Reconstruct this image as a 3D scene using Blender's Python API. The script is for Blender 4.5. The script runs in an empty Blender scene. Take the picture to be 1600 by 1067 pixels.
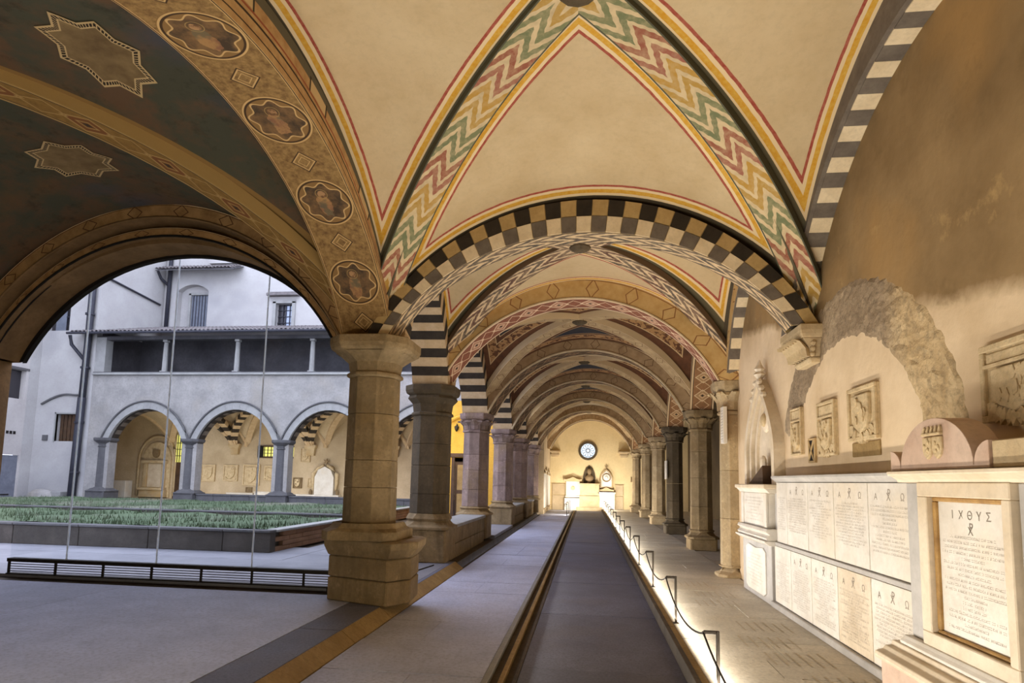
import bpy, bmesh, math, random
import numpy as np
from mathutils import Vector, Matrix
random.seed(7)
D = bpy.data
SC = bpy.context.scene
COL = SC.collection
pi = math.pi

# ------------------------------------------------------------------ camera, sky, exposure
EYE = 1.6
FPX, YAW, PITCH, ROLL, CY = 950.0, 0.12404, 0.1016, 0.021, 653.66
def cam_axes():
    fw = np.array([-math.sin(YAW)*math.cos(PITCH), math.cos(YAW)*math.cos(PITCH), math.sin(PITCH)])
    rt = np.array([math.cos(YAW), math.sin(YAW), 0.])
    dn = np.cross(fw, rt)
    return rt*math.cos(ROLL)-dn*math.sin(ROLL), rt*math.sin(ROLL)+dn*math.cos(ROLL), fw
r_, d_, f_ = cam_axes()
cd = D.cameras.new('camera'); cam = D.objects.new('camera', cd); COL.objects.link(cam)
cd.sensor_fit = 'HORIZONTAL'; cd.sensor_width = 36.0; cd.lens = FPX*36/1600
cd.shift_y = (CY-533.5)/1600
cd.clip_start = 0.05; cd.clip_end = 300
m = Matrix(((r_[0], -d_[0], -f_[0], 0), (r_[1], -d_[1], -f_[1], 0), (r_[2], -d_[2], -f_[2], EYE), (0, 0, 0, 1)))
cam.matrix_world = m
SC.camera = cam

W = D.worlds.new('dusk_sky'); SC.world = W; W.use_nodes = True
bgn = W.node_tree.nodes['Background']
bgn.inputs[0].default_value = (0.76, 0.80, 1.0, 1); bgn.inputs[1].default_value = 4.3
SC.view_settings.view_transform = 'Standard'
SC.view_settings.look = 'None'
SC.view_settings.gamma = 1
SC.view_settings.use_curve_mapping = False
SC.view_settings.exposure = 0.0

WARM = (1.0, 0.92, 0.80)
def light(name, kind, loc, energy, color=WARM, target=None, sx=0.1, sy=0.1, spread=None, angle=None, blend=0.6):
    l = D.lights.new(name, kind); l.energy = energy; l.color = color
    if kind == 'AREA':
        l.shape = 'RECTANGLE'; l.size = sx; l.size_y = sy
        if spread: l.spread = spread
    elif kind == 'SPOT':
        l.shadow_soft_size = sx; l.spot_size = angle or 1.5; l.spot_blend = blend
    else:
        l.shadow_soft_size = sx
    o = D.objects.new(name, l); COL.objects.link(o); o.location = loc
    if target is not None:
        o.rotation_euler = (Vector(target)-Vector(loc)).to_track_quat('-Z', 'Y').to_euler()
    return o
def strip_light(name, y0, y1, x, z, energy, dirx, dirz, color=WARM, w=0.05, spread=pi):
    """long linear lamp along Y, shining towards (dirx,0,dirz)"""
    l = D.lights.new(name, 'AREA'); l.shape = 'RECTANGLE'; l.size = w; l.size_y = y1-y0; l.energy = energy*(y1-y0); l.color = color
    l.spread = spread
    o = D.objects.new(name, l); COL.objects.link(o)
    zax = -Vector((dirx, 0, dirz)).normalized(); yax = Vector((0, 1, 0)); xax = yax.cross(zax)
    o.matrix_world = Matrix(((xax.x, yax.x, zax.x, x), (xax.y, yax.y, zax.y, (y0+y1)/2), (xax.z, yax.z, zax.z, z), (0, 0, 0, 1)))
    return o
# linear lamps hidden behind the kerb of the raised floor, washing floor, tombs and vaults
strip_light('kerb_lamp', 1.2, 15.0, 1.03, 0.05, 7.5, 1, .85)
strip_light('kerb_lamp', 15.0, 37.0, 1.03, 0.06, 13, 1, .3)
strip_light('kerb_glow', 1.0, 37.0, 1.02, 0.10, 2.8, 1, -.8, spread=1.9)
strip_light('kerb_lamp', 1.0, 12.0, 1.06, 0.16, 7, -0.35, 1, color=(1, .88, .70))
strip_light('kerb_lamp', 12.0, 37.0, 1.06, 0.16, 2.2, -0.35, 1, color=(1, .88, .70))
# added fill strips, unseen in the drain channel, brightening right wall and vaults
strip_light('channel_fill', 0.8, 12.0, -0.66, -0.06, 17, 0.35, 1, color=(1, .94, .84))
strip_light('channel_fill', 12.0, 36.0, -0.66, -0.06, 3.5, 0.2, 1, color=(1, .92, .80))
# floor floods at the far end
light('end_flood', 'AREA', (-0.75, 35.4, 0.25), 95, WARM, (-0.9, 37.5, 2.9), 0.6, 0.3)
light('end_flood', 'AREA', (1.5, 34.8, 0.25), 110, WARM, (1.2, 37.5, 3.0), 0.6, 0.3)
light('end_flood', 'AREA', (-0.85, 31.5, 0.2), 90, WARM, (-2.3, 33, 1.5), 0.3, 1.5)
# dim lamp in the painted bay and lamps of the opposite walk and the small room
light('bay_lamp', 'POINT', (-4.4, 1.6, 0.6), 240, (1, .86, .62), sx=0.25)
for x in (-24.0, -18.6, -13.4):
    light('walk_lamp', 'AREA', (x, 31.2, 0.9), 80, (1, .88, .68), (x+0.4, 35.5, 2.4), 2.5, 0.3)
light('room_lamp', 'AREA', (-5.4, 23.0, 3.3), 42, (1, .80, .42), (-5.4, 25, 2.6), 0.8, 0.8)

# ------------------------------------------------------------------ node expressions
class V:
    """a scalar socket with arithmetic"""
    def __init__(s, nt, k): s.nt, s.k = nt, k
    def op(s, o, b=None, c=None, rev=False):
        n = s.nt.nodes.new('ShaderNodeMath'); n.operation = o
        args = [s, b, c]
        if rev: args[0], args[1] = args[1], args[0]
        for i, a in enumerate(args):
            if a is None: continue
            if isinstance(a, V): s.nt.links.new(a.k, n.inputs[i])
            else: n.inputs[i].default_value = float(a)
        return V(s.nt, n.outputs[0])
    def __add__(s, b): return s.op('ADD', b)
    __radd__ = __add__
    def __sub__(s, b): return s.op('SUBTRACT', b)
    def __rsub__(s, b): return s.op('SUBTRACT', b, rev=True)
    def __mul__(s, b): return s.op('MULTIPLY', b)
    __rmul__ = __mul__
    def __truediv__(s, b): return s.op('DIVIDE', b)
    def lt(s, b): return s.op('LESS_THAN', b)
    def gt(s, b): return s.op('GREATER_THAN', b)
    def abs(s): return s.op('ABSOLUTE')
    def fract(s): return s.op('FRACT')
    def floor(s): return s.op('FLOOR')
    def mod(s, b): return s.op('FLOORED_MODULO', b)
    def mx(s, b): return s.op('MAXIMUM', b)
    def mn(s, b): return s.op('MINIMUM', b)
    def sin(s): return s.op('SINE')
    def sqrt(s): return s.op('SQRT')
    def between(s, a, b): return s.gt(a)*s.lt(b)
    def ramp(s, a, b):
        n = s.nt.nodes.new('ShaderNodeMapRange'); n.inputs[1].default_value = a; n.inputs[2].default_value = b
        s.nt.links.new(s.k, n.inputs[0]); return V(s.nt, n.outputs[0])
def lin(c):
    return tuple(((x/255)/12.92 if x/255 <= .04045 else ((x/255+.055)/1.055)**2.4) for x in c)
class Ctx:
    def __init__(s, nt): s.nt = nt; s._c = {}
    def node(s, t): return s.nt.nodes.new(t)
    def coord(s, kind='Object'):
        if kind not in s._c:
            if kind == 'World':
                n = s.node('ShaderNodeNewGeometry'); s._c[kind] = n.outputs['Position']
            else:
                n = s.node('ShaderNodeTexCoord'); s._c[kind] = n.outputs[kind]
        return s._c[kind]
    def uv(s):
        if 'uvs' not in s._c:
            x = s.node('ShaderNodeSeparateXYZ'); s.nt.links.new(s.coord('UV'), x.inputs[0])
            s._c['uvs'] = (V(s.nt, x.outputs[0]), V(s.nt, x.outputs[1]))
        return s._c['uvs']
    def xyz(s, kind='World'):
        x = s.node('ShaderNodeSeparateXYZ'); s.nt.links.new(s.coord(kind), x.inputs[0])
        return [V(s.nt, x.outputs[i]) for i in range(3)]
    def noise(s, scale, detail=4, rough=.6, kind='World', stretch=None):
        n = s.node('ShaderNodeTexNoise'); n.inputs['Scale'].default_value = scale; n.inputs['Detail'].default_value = detail; n.inputs['Roughness'].default_value = rough
        src = s.coord(kind)
        if stretch:
            mp = s.node('ShaderNodeMapping'); mp.inputs['Scale'].default_value = stretch
            s.nt.links.new(src, mp.inputs[0]); src = mp.outputs[0]
        s.nt.links.new(src, n.inputs['Vector'])
        return V(s.nt, n.outputs['Fac'])
    def rnd(s):
        n = s.node('ShaderNodeObjectInfo'); return V(s.nt, n.outputs['Random'])
    def mix(s, a, b, f, blend='MIX'):
        n = s.node('ShaderNodeMix'); n.data_type = 'RGBA'; n.blend_type = blend
        for idx, v in ((6, a), (7, b)):
            if isinstance(v, tuple): n.inputs[idx].default_value = (*v, 1)
            else: s.nt.links.new(v, n.inputs[idx])
        if isinstance(f, V): s.nt.links.new(f.k, n.inputs[0])
        else: n.inputs[0].default_value = f
        return n.outputs[2]
MATS = {}
def mat(name, fn, rough=.8, bump=0.0, bscale=40, spec=.3, bdetail=5, emit=None, metal=0, bfn=None):
    if name in MATS: return MATS[name]
    m = D.materials.new(name); m.use_nodes = True; nt = m.node_tree
    P = nt.nodes['Principled BSDF']; c = Ctx(nt)
    col = fn(c) if callable(fn) else fn
    if isinstance(col, tuple): P.inputs['Base Color'].default_value = (*col, 1)
    else: nt.links.new(col, P.inputs['Base Color'])
    P.inputs['Roughness'].default_value = rough
    P.inputs['Specular IOR Level'].default_value = spec
    P.inputs['Metallic'].default_value = metal
    if bump or bfn:
        b = nt.nodes.new('ShaderNodeBump'); b.inputs['Strength'].default_value = bump or .5; b.inputs['Distance'].default_value = .02
        h = bfn(c) if bfn else c.noise(bscale, bdetail)
        nt.links.new(h.k, b.inputs['Height']); nt.links.new(b.outputs[0], P.inputs['Normal'])
    if emit:
        P.inputs['Emission Color'].default_value = (*emit[0], 1); P.inputs['Emission Strength'].default_value = emit[1]
    MATS[name] = m
    return m
def mottled(a, b, scale=3, a2=None, fine=30, famt=.12, rnd=0.0, blot=0.):
    A, B = lin(a), lin(b)
    def fn(c):
        col = c.mix(A, B, c.noise(scale, 6, .65).ramp(.3, .7))
        if a2: col = c.mix(col, lin(a2), c.noise(scale*.37, 3, .6).ramp(.52, .72))
        col = c.mix(col, tuple(x*.45 for x in A), c.noise(fine, 3, .7).ramp(.46, .80)*famt*2.4)
        if blot: col = c.mix(col, tuple(x*.5 for x in A), c.noise(scale*2.6, 6, .72).ramp(.5, .78)*blot)
        if rnd: col = c.mix(col, tuple(x*.5 for x in A), c.rnd()*rnd)
        return col
    return fn

def weathered(a, b, a2, rnd=.3, stain=.5):
    base = mottled(a, b, 2.4, a2, 22, .34, rnd*1.5)
    def fn(c):
        col = base(c)
        dk = tuple(t*.38 for t in lin(b))
        col = c.mix(col, dk, c.noise(4.5, 5, .65, 'World', (1, 1, .16)).ramp(.50, .74)*stain)
        col = c.mix(col, tuple(min(1, t*1.35) for t in lin(a)), c.noise(9, 5, .7).ramp(.58, .74)*.5)
        return c.mix(col, dk, c.noise(1.3, 4, .6).ramp(.56, .72)*stain*.7)
    return fn
# ------------------------------------------------------------------ palette of plain materials
M = {}
M['pier'] = mat('pier_stone', weathered((164, 142, 106), (120, 100, 68), (142, 114, 70)), .85, .5, 30)
M['pier_cool'] = mat('pier_stone_plum', weathered((166, 144, 134), (122, 102, 96), (140, 118, 88)), .85, .5, 30)
M['pier_dark'] = mat('pier_stone_dark', weathered((104, 90, 68), (68, 58, 44), (86, 72, 48)), .85, .5, 30)
M['pier_pale'] = mat('pier_stone_pale', weathered((206, 184, 146), (168, 144, 106), (150, 120, 84)), .85, .45, 30)
M['marble'] = mat('white_marble', mottled((230, 226, 218), (206, 198, 186), 2.5, (220, 208, 188), 12, .10, .12), .45, .06, 50)
M['marble_grey'] = mat('grey_marble', mottled((190, 186, 182), (164, 160, 156), 2.5, None, 12, .12), .5, .08, 50)
M['marble_pink'] = mat('pink_marble', mottled((202, 176, 156), (182, 152, 132), 3.5, (212, 190, 172), 16, .14), .55, .08, 50)
M['marble_ivory'] = mat('ivory_marble', mottled((224, 210, 188), (200, 182, 154), 2.5, None, 16, .12), .5, .06, 50)
M['relief'] = mat('carved_stone', mottled((220, 199, 160), (182, 158, 120), 5, None, 26, .3), .85, .5, 36)
M['relief_dark'] = mat('carved_stone_shade', mottled((150, 128, 96), (112, 92, 64), 5, None, 26, .3), .9, .5, 36)
M['sand'] = mat('sandstone', mottled((206, 186, 150), (178, 154, 118), 2.2, (190, 160, 112), 22, .2, .1), .85, .4, 30)
M['ink'] = mat('engraved_ink', lin((156, 146, 134)), .9)
M['ink_floor'] = mat('worn_lettering', lin((182, 168, 144)), .9)
M['ink_dark'] = mat('engraved_ink_dark', lin((128, 118, 106)), .9)
M['gold'] = mat('gilded_edge', mottled((190, 152, 92), (140, 104, 58), 6), .5, .3, 60)
M['iron'] = mat('dark_iron', mottled((52, 46, 40), (34, 30, 26), 6), .55, .1, 60, metal=.4)
M['bronze'] = mat('bronze_post', mottled((52, 44, 34), (36, 30, 24), 6), .5, .1, 60, metal=.4)
M['dark'] = mat('dark_void', lin((26, 23, 21)), .9)
M['paving_cool'] = mat('paving_left', mottled((198, 202, 224), (174, 178, 200), 1.6, (184, 184, 200), 26, .35, .2, .5), .62, .2, 22)  # blue of the skylight is mixed into this stone colour
M['paving_path'] = mat('paving_path', mottled((118, 120, 136), (98, 98, 114), 1.4, (112, 106, 110), 40, .5, .3, .5), .68, .2, 22)  # path grey likewise tinted blue to stand for skylight
M['paving_warm'] = mat('paving_tomb', mottled((214, 206, 190), (184, 174, 154), 1.5, (196, 182, 158), 26, .35, .3, .5), .6, .2, 22)
M['paving_court'] = mat('paving_court', mottled((137, 137, 143), (113, 113, 120), 1.2, None, 14, .15, .2), .6, .2, 20)
M['kerb'] = mat('kerb_stone', mottled((168, 140, 92), (130, 104, 62), 2.4, None, 22, .3, .2), .8, .4, 30)
M['kerb_dark'] = mat('kerb_board', mottled((96, 84, 70), (66, 58, 50), 2.4, None, 22, .3), .8, .2, 30)
M['court_wall'] = mat('court_plaster', mottled((177, 174, 171), (162, 158, 155), .6, (148, 146, 146), 9, .08), .9, .15, 14)
M['court_stone'] = mat('court_stone', mottled((162, 158, 153), (127, 124, 122), .9, (146, 139, 129), 10, .25), .9, .3, 16)
M['court_pale'] = mat('court_pale_stone', mottled((158, 157, 153), (136, 134, 132), 1.5, None, 14, .12, .1), .85, .2, 18)
M['court_pier'] = mat('court_pier_stone', mottled((97, 96, 96), (75, 73, 75), 1.5, None, 14, .2, .1), .85, .3, 18)
M['loggia'] = mat('loggia_dark', mottled((96, 94, 96), (58, 56, 60), .6, (80, 78, 82), 8, .3), .9, .1)
M['tile'] = mat('roof_tile', mottled((130, 122, 120), (92, 88, 88), 3), .85, .3)
M['pipe'] = mat('drain_pipe', mottled((54, 54, 62), (40, 40, 48), 3), .6)
M['shutter'] = mat('window_shutter', mottled((112, 116, 126), (92, 96, 106), 4), .6)
M['glassdark'] = mat('window_dark', lin((44, 42, 46)), .2, spec=.5)
M['winpane'] = mat('window_sky_pane', lin((150, 160, 180)), .25, spec=.5, emit=(lin((150, 165, 200)), .25))
M['winlit'] = mat('window_lit_pane', lin((180, 170, 90)), .4, emit=(lin((236, 226, 120)), 1.0))
M['rosepane'] = mat('rose_pane', lin((200, 215, 230)), .3, emit=(lin((205, 225, 245)), 1.1))
M['lens'] = mat('floodlight_lens', lin((255, 255, 250)), .3, emit=((1, .97, .9), 12))
M['grass'] = mat('lawn', mottled((88, 103, 77), (66, 81, 57), .9, (118, 116, 103), 30, .3), .95, .6, 60)
M['bed_dark'] = mat('bed_wall_stone', mottled((86, 80, 74), (58, 54, 50), 1.6, None, 14, .3, .3), .9, .5, 18)
M['bed_warm'] = mat('bed_wall_brick', mottled((156, 118, 88), (120, 88, 64), 1.6, None, 14, .3, .3), .9, .5, 18)
M['ochre_wall'] = mat('ochre_plaster', mottled((214, 170, 72), (188, 144, 54), 1.4, None, 20, .2), .9, .1)
M['wood'] = mat('dark_wood', mottled((84, 60, 40), (58, 42, 28), 3), .6, .1)
M['cream_wall'] = mat('lit_plaster', mottled((208, 188, 156), (182, 162, 130), .7, (164, 144, 114), 10, .15), .9, .2, 14)
M['end_wall'] = mat('end_plaster', mottled((224, 204, 160), (204, 182, 136), .6, None, 10, .1), .9, .15, 14)
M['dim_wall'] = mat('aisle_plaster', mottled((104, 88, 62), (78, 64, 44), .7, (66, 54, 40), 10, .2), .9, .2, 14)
M['roof'] = mat('roof_void', lin((70, 60, 48)), .95)
M['strip_black'] = mat('stripe_black', mottled((66, 58, 50), (46, 40, 34), 5), .9, .15, 30)
M['strip_cream'] = mat('stripe_cream', mottled((214, 190, 154), (192, 164, 126), 5), .9, .15, 30)
M['sq_black'] = mat('check_black', mottled((58, 50, 40), (42, 36, 28), 6), .9, .1, 30)
M['sq_tan'] = mat('check_tan', mottled((192, 164, 112), (170, 142, 92), 6), .9, .1, 30)
M['sq_grey'] = mat('check_grey', mottled((124, 114, 102), (100, 90, 80), 6), .9, .1, 30)
M['sq_white'] = mat('check_white', mottled((236, 218, 184), (216, 196, 160), 6), .9, .1, 30)
def glass_mat():
    m = D.materials.new('clear_glass'); m.use_nodes = True; nt = m.node_tree
    for n in list(nt.nodes): nt.nodes.remove(n)
    o = nt.nodes.new('ShaderNodeOutputMaterial'); mx = nt.nodes.new('ShaderNodeMixShader')
    t = nt.nodes.new('ShaderNodeBsdfTransparent'); t.inputs[0].default_value = (.96, .98, .99, 1)
    g = nt.nodes.new('ShaderNodeBsdfGlossy'); g.inputs['Roughness'].default_value = .02
    fr = nt.nodes.new('ShaderNodeFresnel'); fr.inputs[0].default_value = 1.25
    nt.links.new(fr.outputs[0], mx.inputs[0]); nt.links.new(t.outputs[0], mx.inputs[1]); nt.links.new(g.outputs[0], mx.inputs[2]); nt.links.new(mx.outputs[0], o.inputs[0])
    return m
M['glass'] = glass_mat()
def seam_mat():
    m = D.materials.new('glass_seam'); m.use_nodes = True; nt = m.node_tree
    P = nt.nodes['Principled BSDF']; P.inputs['Base Color'].default_value = (.85, .88, .9, 1)
    t = nt.nodes.new('ShaderNodeBsdfTranslucent'); t.inputs[0].default_value = (.9, .93, .96, 1)
    mx = nt.nodes.new('ShaderNodeMixShader'); mx.inputs[0].default_value = .65
    nt.links.new(P.outputs[0], mx.inputs[1]); nt.links.new(t.outputs[0], mx.inputs[2]); nt.links.new(mx.outputs[0], nt.nodes['Material Output'].inputs[0])
    return m
M['seam'] = seam_mat()

# ---- painted materials (UV in metres)
PLASTER_A, PLASTER_B = (210, 189, 152), (192, 168, 128)
def web_bands(first_dark):
    def fn(c):
        d1, d2 = c.uv(); d = d1.mn(d2)
        col = mottled(PLASTER_A, PLASTER_B, 1.1, (200, 176, 138), 14, .08)(c)
        wob = (c.noise(6, 2)-.5)*.012
        d = d+wob
        cream = lin((226, 202, 160))
        wear = c.noise(22, 3).ramp(.3, .75)
        col = c.mix(col, cream, d.lt(.165))
        col = c.mix(col, c.mix(lin((150, 62, 48)), lin((176, 104, 84)), wear), d.between(.135, .165))
        col = c.mix(col, c.mix(lin((206, 148, 36)), lin((216, 176, 84)), wear), d.between(.045, .098))
        if first_dark:
            col = c.mix(col, lin((96, 90, 70)), d1.lt(.026)); col = c.mix(col, lin((84, 74, 58)), d2.lt(.008))
        return col
    return fn
M['web'] = mat('vault_plaster', web_bands(True), .9, .12, 18)
def web_sky(c):
    d1, d2 = c.uv(); d = d1.mn(d2)
    sky = c.mix(lin((40, 44, 56)), lin((58, 54, 52)), c.noise(2.0, 4).ramp(.35, .65))
    red = c.mix(lin((108, 70, 46)), lin((84, 56, 38)), c.noise(5, 3).ramp(.3, .7))
    orn = ((d1*9).fract()-.5).abs()
    col = c.mix(sky, red, d.lt(.55))
    col = c.mix(col, lin((168, 128, 84)), d.between(.18, .40)*((c.noise(9, 2)).ramp(.46, .5)))
    col = c.mix(col, lin((196, 166, 122)), d.between(.155, .18)+d.between(.40, .425)+d.between(.53, .55))
    return col
M['web_sky'] = mat('vault_fresco_dark', web_sky, .9, .12, 18)
def web_star(c):
    d1, d2 = c.uv(); d = d1.mn(d2)
    n = c.noise(1.1, 6, .65)
    col = c.mix(lin((98, 76, 56)), lin((74, 74, 60)), c.noise(1.2, 5, .7).ramp(.42, .58))
    col = c.mix(col, lin((74, 76, 84)), c.noise(.7, 3, .5, 'World', (1, 1.6, 1)).ramp(.55, .75))
    col = c.mix(col, lin((104, 80, 52)), n.ramp(.55, .8))
    col = c.mix(col, lin((36, 30, 24)), c.noise(3.4, 5, .7).ramp(.55, .85))
    col = c.mix(col, lin((138, 108, 62)), d.lt(.06))
    return col
M['web_star'] = mat('vault_fresco_night', web_star, .9, .15, 14)
def zigzag(colors, cream, line, per=.24, amp=1.15):
    def fn(c):
        u, v = c.uv()
        n = c.noise(5, 3)
        tri = ((v*.80+.25).fract()*2-1).abs()
        hook = ((u*38).sin()*(v*14).sin())*.07+(n-.5)*.22
        w = u/per+tri*amp+hook
        f = w.fract(); idx = w.floor().mod(len(colors)*1.0)
        col = lin(colors[0])
        for i, cc in enumerate(colors[1:], 1):
            col = c.mix(col, lin(cc), idx.between(i-.5, i+.5))
        cr = c.mix(lin(cream), tuple(t*.75 for t in lin(cream)), c.noise(7, 3).ramp(.4, .7))
        col = c.mix(col, cr, c.noise(11, 4, .7).ramp(.42, .85)*.6)
        col = c.mix(col, cr, f.gt(.58))
        col = c.mix(col, lin(line), v.abs().gt(.92))
        return col
    return fn
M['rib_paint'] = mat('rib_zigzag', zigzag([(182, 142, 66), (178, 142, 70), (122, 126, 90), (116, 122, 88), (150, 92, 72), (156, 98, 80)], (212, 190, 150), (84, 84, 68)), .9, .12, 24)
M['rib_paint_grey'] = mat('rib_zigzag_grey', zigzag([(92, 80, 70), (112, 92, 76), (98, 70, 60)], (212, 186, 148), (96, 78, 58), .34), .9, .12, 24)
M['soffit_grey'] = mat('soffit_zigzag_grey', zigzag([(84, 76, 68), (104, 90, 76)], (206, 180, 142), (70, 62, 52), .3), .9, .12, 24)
def interlace(base, pale, accent, per=.62):
    def fn(c):
        u, v = c.uv()
        x = ((u/per).fract()-.5)*2
        a = (x.abs()-v.abs()*.9)
        dia = (x.abs()+v.abs()*.9)
        col = c.mix(lin(base), tuple(t*.7 for t in lin(base)), c.noise(14, 3).ramp(.35, .7))
        col = c.mix(col, lin(accent), dia.lt(.55))
        col = c.mix(col, lin(pale), dia.between(.55, .66)+dia.between(.22, .30))
        col = c.mix(col, lin(pale), a.between(.42, .5))
        col = c.mix(col, lin((64, 54, 46)), dia.lt(.13))
        col = c.mix(col, lin(pale), v.abs().gt(.86))
        col = c.mix(col, lin((70, 54, 40)), v.abs().between(.80, .86))
        return col
    return fn
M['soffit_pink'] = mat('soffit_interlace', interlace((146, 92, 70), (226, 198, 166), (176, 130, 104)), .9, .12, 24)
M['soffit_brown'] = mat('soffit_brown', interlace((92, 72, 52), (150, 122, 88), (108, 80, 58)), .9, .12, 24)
M['soffit_hex'] = mat('soffit_hexagons', interlace((168, 122, 82), (226, 196, 152), (186, 146, 104), .5), .9, .12, 24)
def ring_band(a, b, line):
    def fn(c):
        u, v = c.uv()
        col = c.mix(lin(a), lin(b), c.noise(5, 4).ramp(.35, .7))
        dd = (((u/.7).fract()-.5).abs()*.7+v.abs()*.12)
        col = c.mix(col, lin(line), dd.between(.10, .12))
        col = c.mix(col, lin(line), v.abs().between(.78, .86))
        col = c.mix(col, lin((232, 208, 166)), v.abs().gt(.93))
        return col
    return fn
M['face_ochre'] = mat('face_ochre', ring_band((204, 172, 116), (186, 150, 92), (140, 98, 60)), .9, .12, 24)
M['face_stone'] = mat('face_stone', ring_band((178, 150, 112), (150, 122, 88), (116, 90, 62)), .9, .2, 24)
M['rib_stone'] = mat('rib_stone', ring_band((190, 164, 124), (160, 134, 98), (124, 98, 70)), .9, .2, 24)
def medallions(c):
    u, v = c.uv()
    per = 1.14
    du = ((u/per).fract()-.5)*per; dv = v*.35
    k = (u/per).floor()
    r = (du*du+dv*dv).sqrt()
    th = du.op('ARCTAN2', dv)
    st = r*(1+(th*8).sin()*.11)
    base = c.mix(lin((162, 130, 81)), lin((114, 86, 53)), c.noise(16, 5, .7).ramp(.38, .66))
    col = c.mix(base, lin((139, 107, 65)), r.lt(.33))
    inner = c.mix(lin((130, 100, 67)), lin((74, 60, 46)), c.noise(5, 4, .65).ramp(.38, .62))
    w = (c.noise(6, 4, .7)-.5)
    bx_ = du-.05+w*.10
    body = (bx_*bx_*.55+(dv-.01)*(dv-.01)*1.7).sqrt()+w*.16
    robe = c.mix(lin((169, 130, 84)), lin((137, 97, 72)), c.noise(5, 4, .7).ramp(.42, .58))
    robe = c.mix(robe, lin((97, 93, 74)), c.noise(3.1, 3).ramp(.55, .62)*.8)
    inner = c.mix(inner, robe, body.lt(.105))
    hd = ((du+.115)*(du+.115)+dv*dv).sqrt()
    inner = c.mix(inner, lin((174, 144, 90)), hd.between(.062, .07)*.7)
    inner = c.mix(inner, c.mix(lin((174, 135, 95)), lin((111, 81, 56)), c.noise(14, 3).ramp(.45, .6)), (hd+w*.05).lt(.045))
    col = c.mix(col, inner, st.lt(.235))
    pale = lin((204, 169, 114)); dk = lin((72, 53, 35))
    col = c.mix(col, pale, st.between(.235, .252)+r.between(.305, .322))
    col = c.mix(col, dk, r.between(.285, .305))
    lo = ((du.abs()-per/2).abs()+dv.abs())
    col = c.mix(col, pale, lo.between(.11, .128)+lo.between(.06, .07))
    col = c.mix(col, dk, lo.between(.128, .145))
    col = c.mix(col, pale, v.abs().between(.93, .955)+v.abs().gt(.985))
    col = c.mix(col, dk, v.abs().between(.955, .985))
    return col
M['medallion'] = mat('fresco_medallions', medallions, .9, .15, 20)
def side_band(c):
    u, v = c.uv()
    x = ((u/1.3).fract()-.5).abs()*1.3
    w = c.noise(8, 3).ramp(.3, .7)
    col = c.mix(lin((196, 162, 112)), lin((168, 128, 82)), w)
    col = c.mix(col, lin((98, 92, 74)), v.gt(.52))
    col = c.mix(col, lin((204, 176, 128)), v.between(.10, .62)*x.lt(.16))
    col = c.mix(col, lin((60, 52, 40)), v.between(.02, .72)*x.between(.16, .185))
    col = c.mix(col, lin((60, 46, 34)), v.between(-.3, -.2)+v.between(-.72, -.66))
    col = c.mix(col, lin((150, 84, 56)), v.between(-.05, .05))
    return col
M['side_band'] = mat('fresco_side_band', side_band, .9, .12, 24)
M['rib_fresco'] = mat('rib_fresco', interlace((150, 116, 62), (178, 146, 90), (128, 84, 48), .8), .9, .15, 24)
M['arch_brown'] = mat('arch_brown', ring_band((176, 140, 92), (136, 104, 66), (92, 64, 42)), .9, .2, 20)
M['arch_umber'] = mat('arch_umber', mottled((138, 110, 76), (98, 76, 50), 1.6, (150, 118, 78), 12, .25), .9, .3, 20)
def star_paint(c):
    r, a = c.uv()
    col = c.mix(lin((140, 118, 82)), lin((106, 86, 58)), c.noise(3, 5, .65).ramp(.35, .65))
    edge = r.gt(.80)
    col = c.mix(col, lin((196, 170, 124)), edge)
    dash = ((a*7).fract()).between(.12, .82)
    col = c.mix(col, lin((44, 34, 26)), r.between(.84, .94)*dash)
    return col
M['star'] = mat('fresco_star_panel', star_paint, .9, .1, 24)
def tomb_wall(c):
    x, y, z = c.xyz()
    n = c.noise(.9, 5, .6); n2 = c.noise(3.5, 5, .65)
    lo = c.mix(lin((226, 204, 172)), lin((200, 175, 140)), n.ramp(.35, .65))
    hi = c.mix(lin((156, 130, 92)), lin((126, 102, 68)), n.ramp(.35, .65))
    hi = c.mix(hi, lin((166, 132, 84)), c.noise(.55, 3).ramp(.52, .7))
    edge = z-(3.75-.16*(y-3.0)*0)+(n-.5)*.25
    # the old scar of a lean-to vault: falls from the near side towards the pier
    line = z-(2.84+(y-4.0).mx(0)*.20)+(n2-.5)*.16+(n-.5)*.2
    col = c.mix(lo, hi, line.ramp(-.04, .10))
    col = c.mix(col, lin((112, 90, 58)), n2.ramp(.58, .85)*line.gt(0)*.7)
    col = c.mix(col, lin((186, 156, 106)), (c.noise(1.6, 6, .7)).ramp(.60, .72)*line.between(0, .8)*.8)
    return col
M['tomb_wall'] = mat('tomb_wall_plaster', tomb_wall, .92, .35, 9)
def rubble(c):
    y = c.xyz()[1]+(c.noise(2, 3)-.5)*.5
    a = mottled((212, 188, 148), (178, 152, 112), 3, (226, 204, 164), 16, .45)(c)
    b = mottled((168, 148, 122), (134, 116, 94), 3, (186, 166, 138), 16, .45)(c)
    return c.mix(a, b, y.ramp(5.35, 5.75))
M['rough'] = mat('exposed_rubble', rubble, .95, .9, 22)

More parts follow.
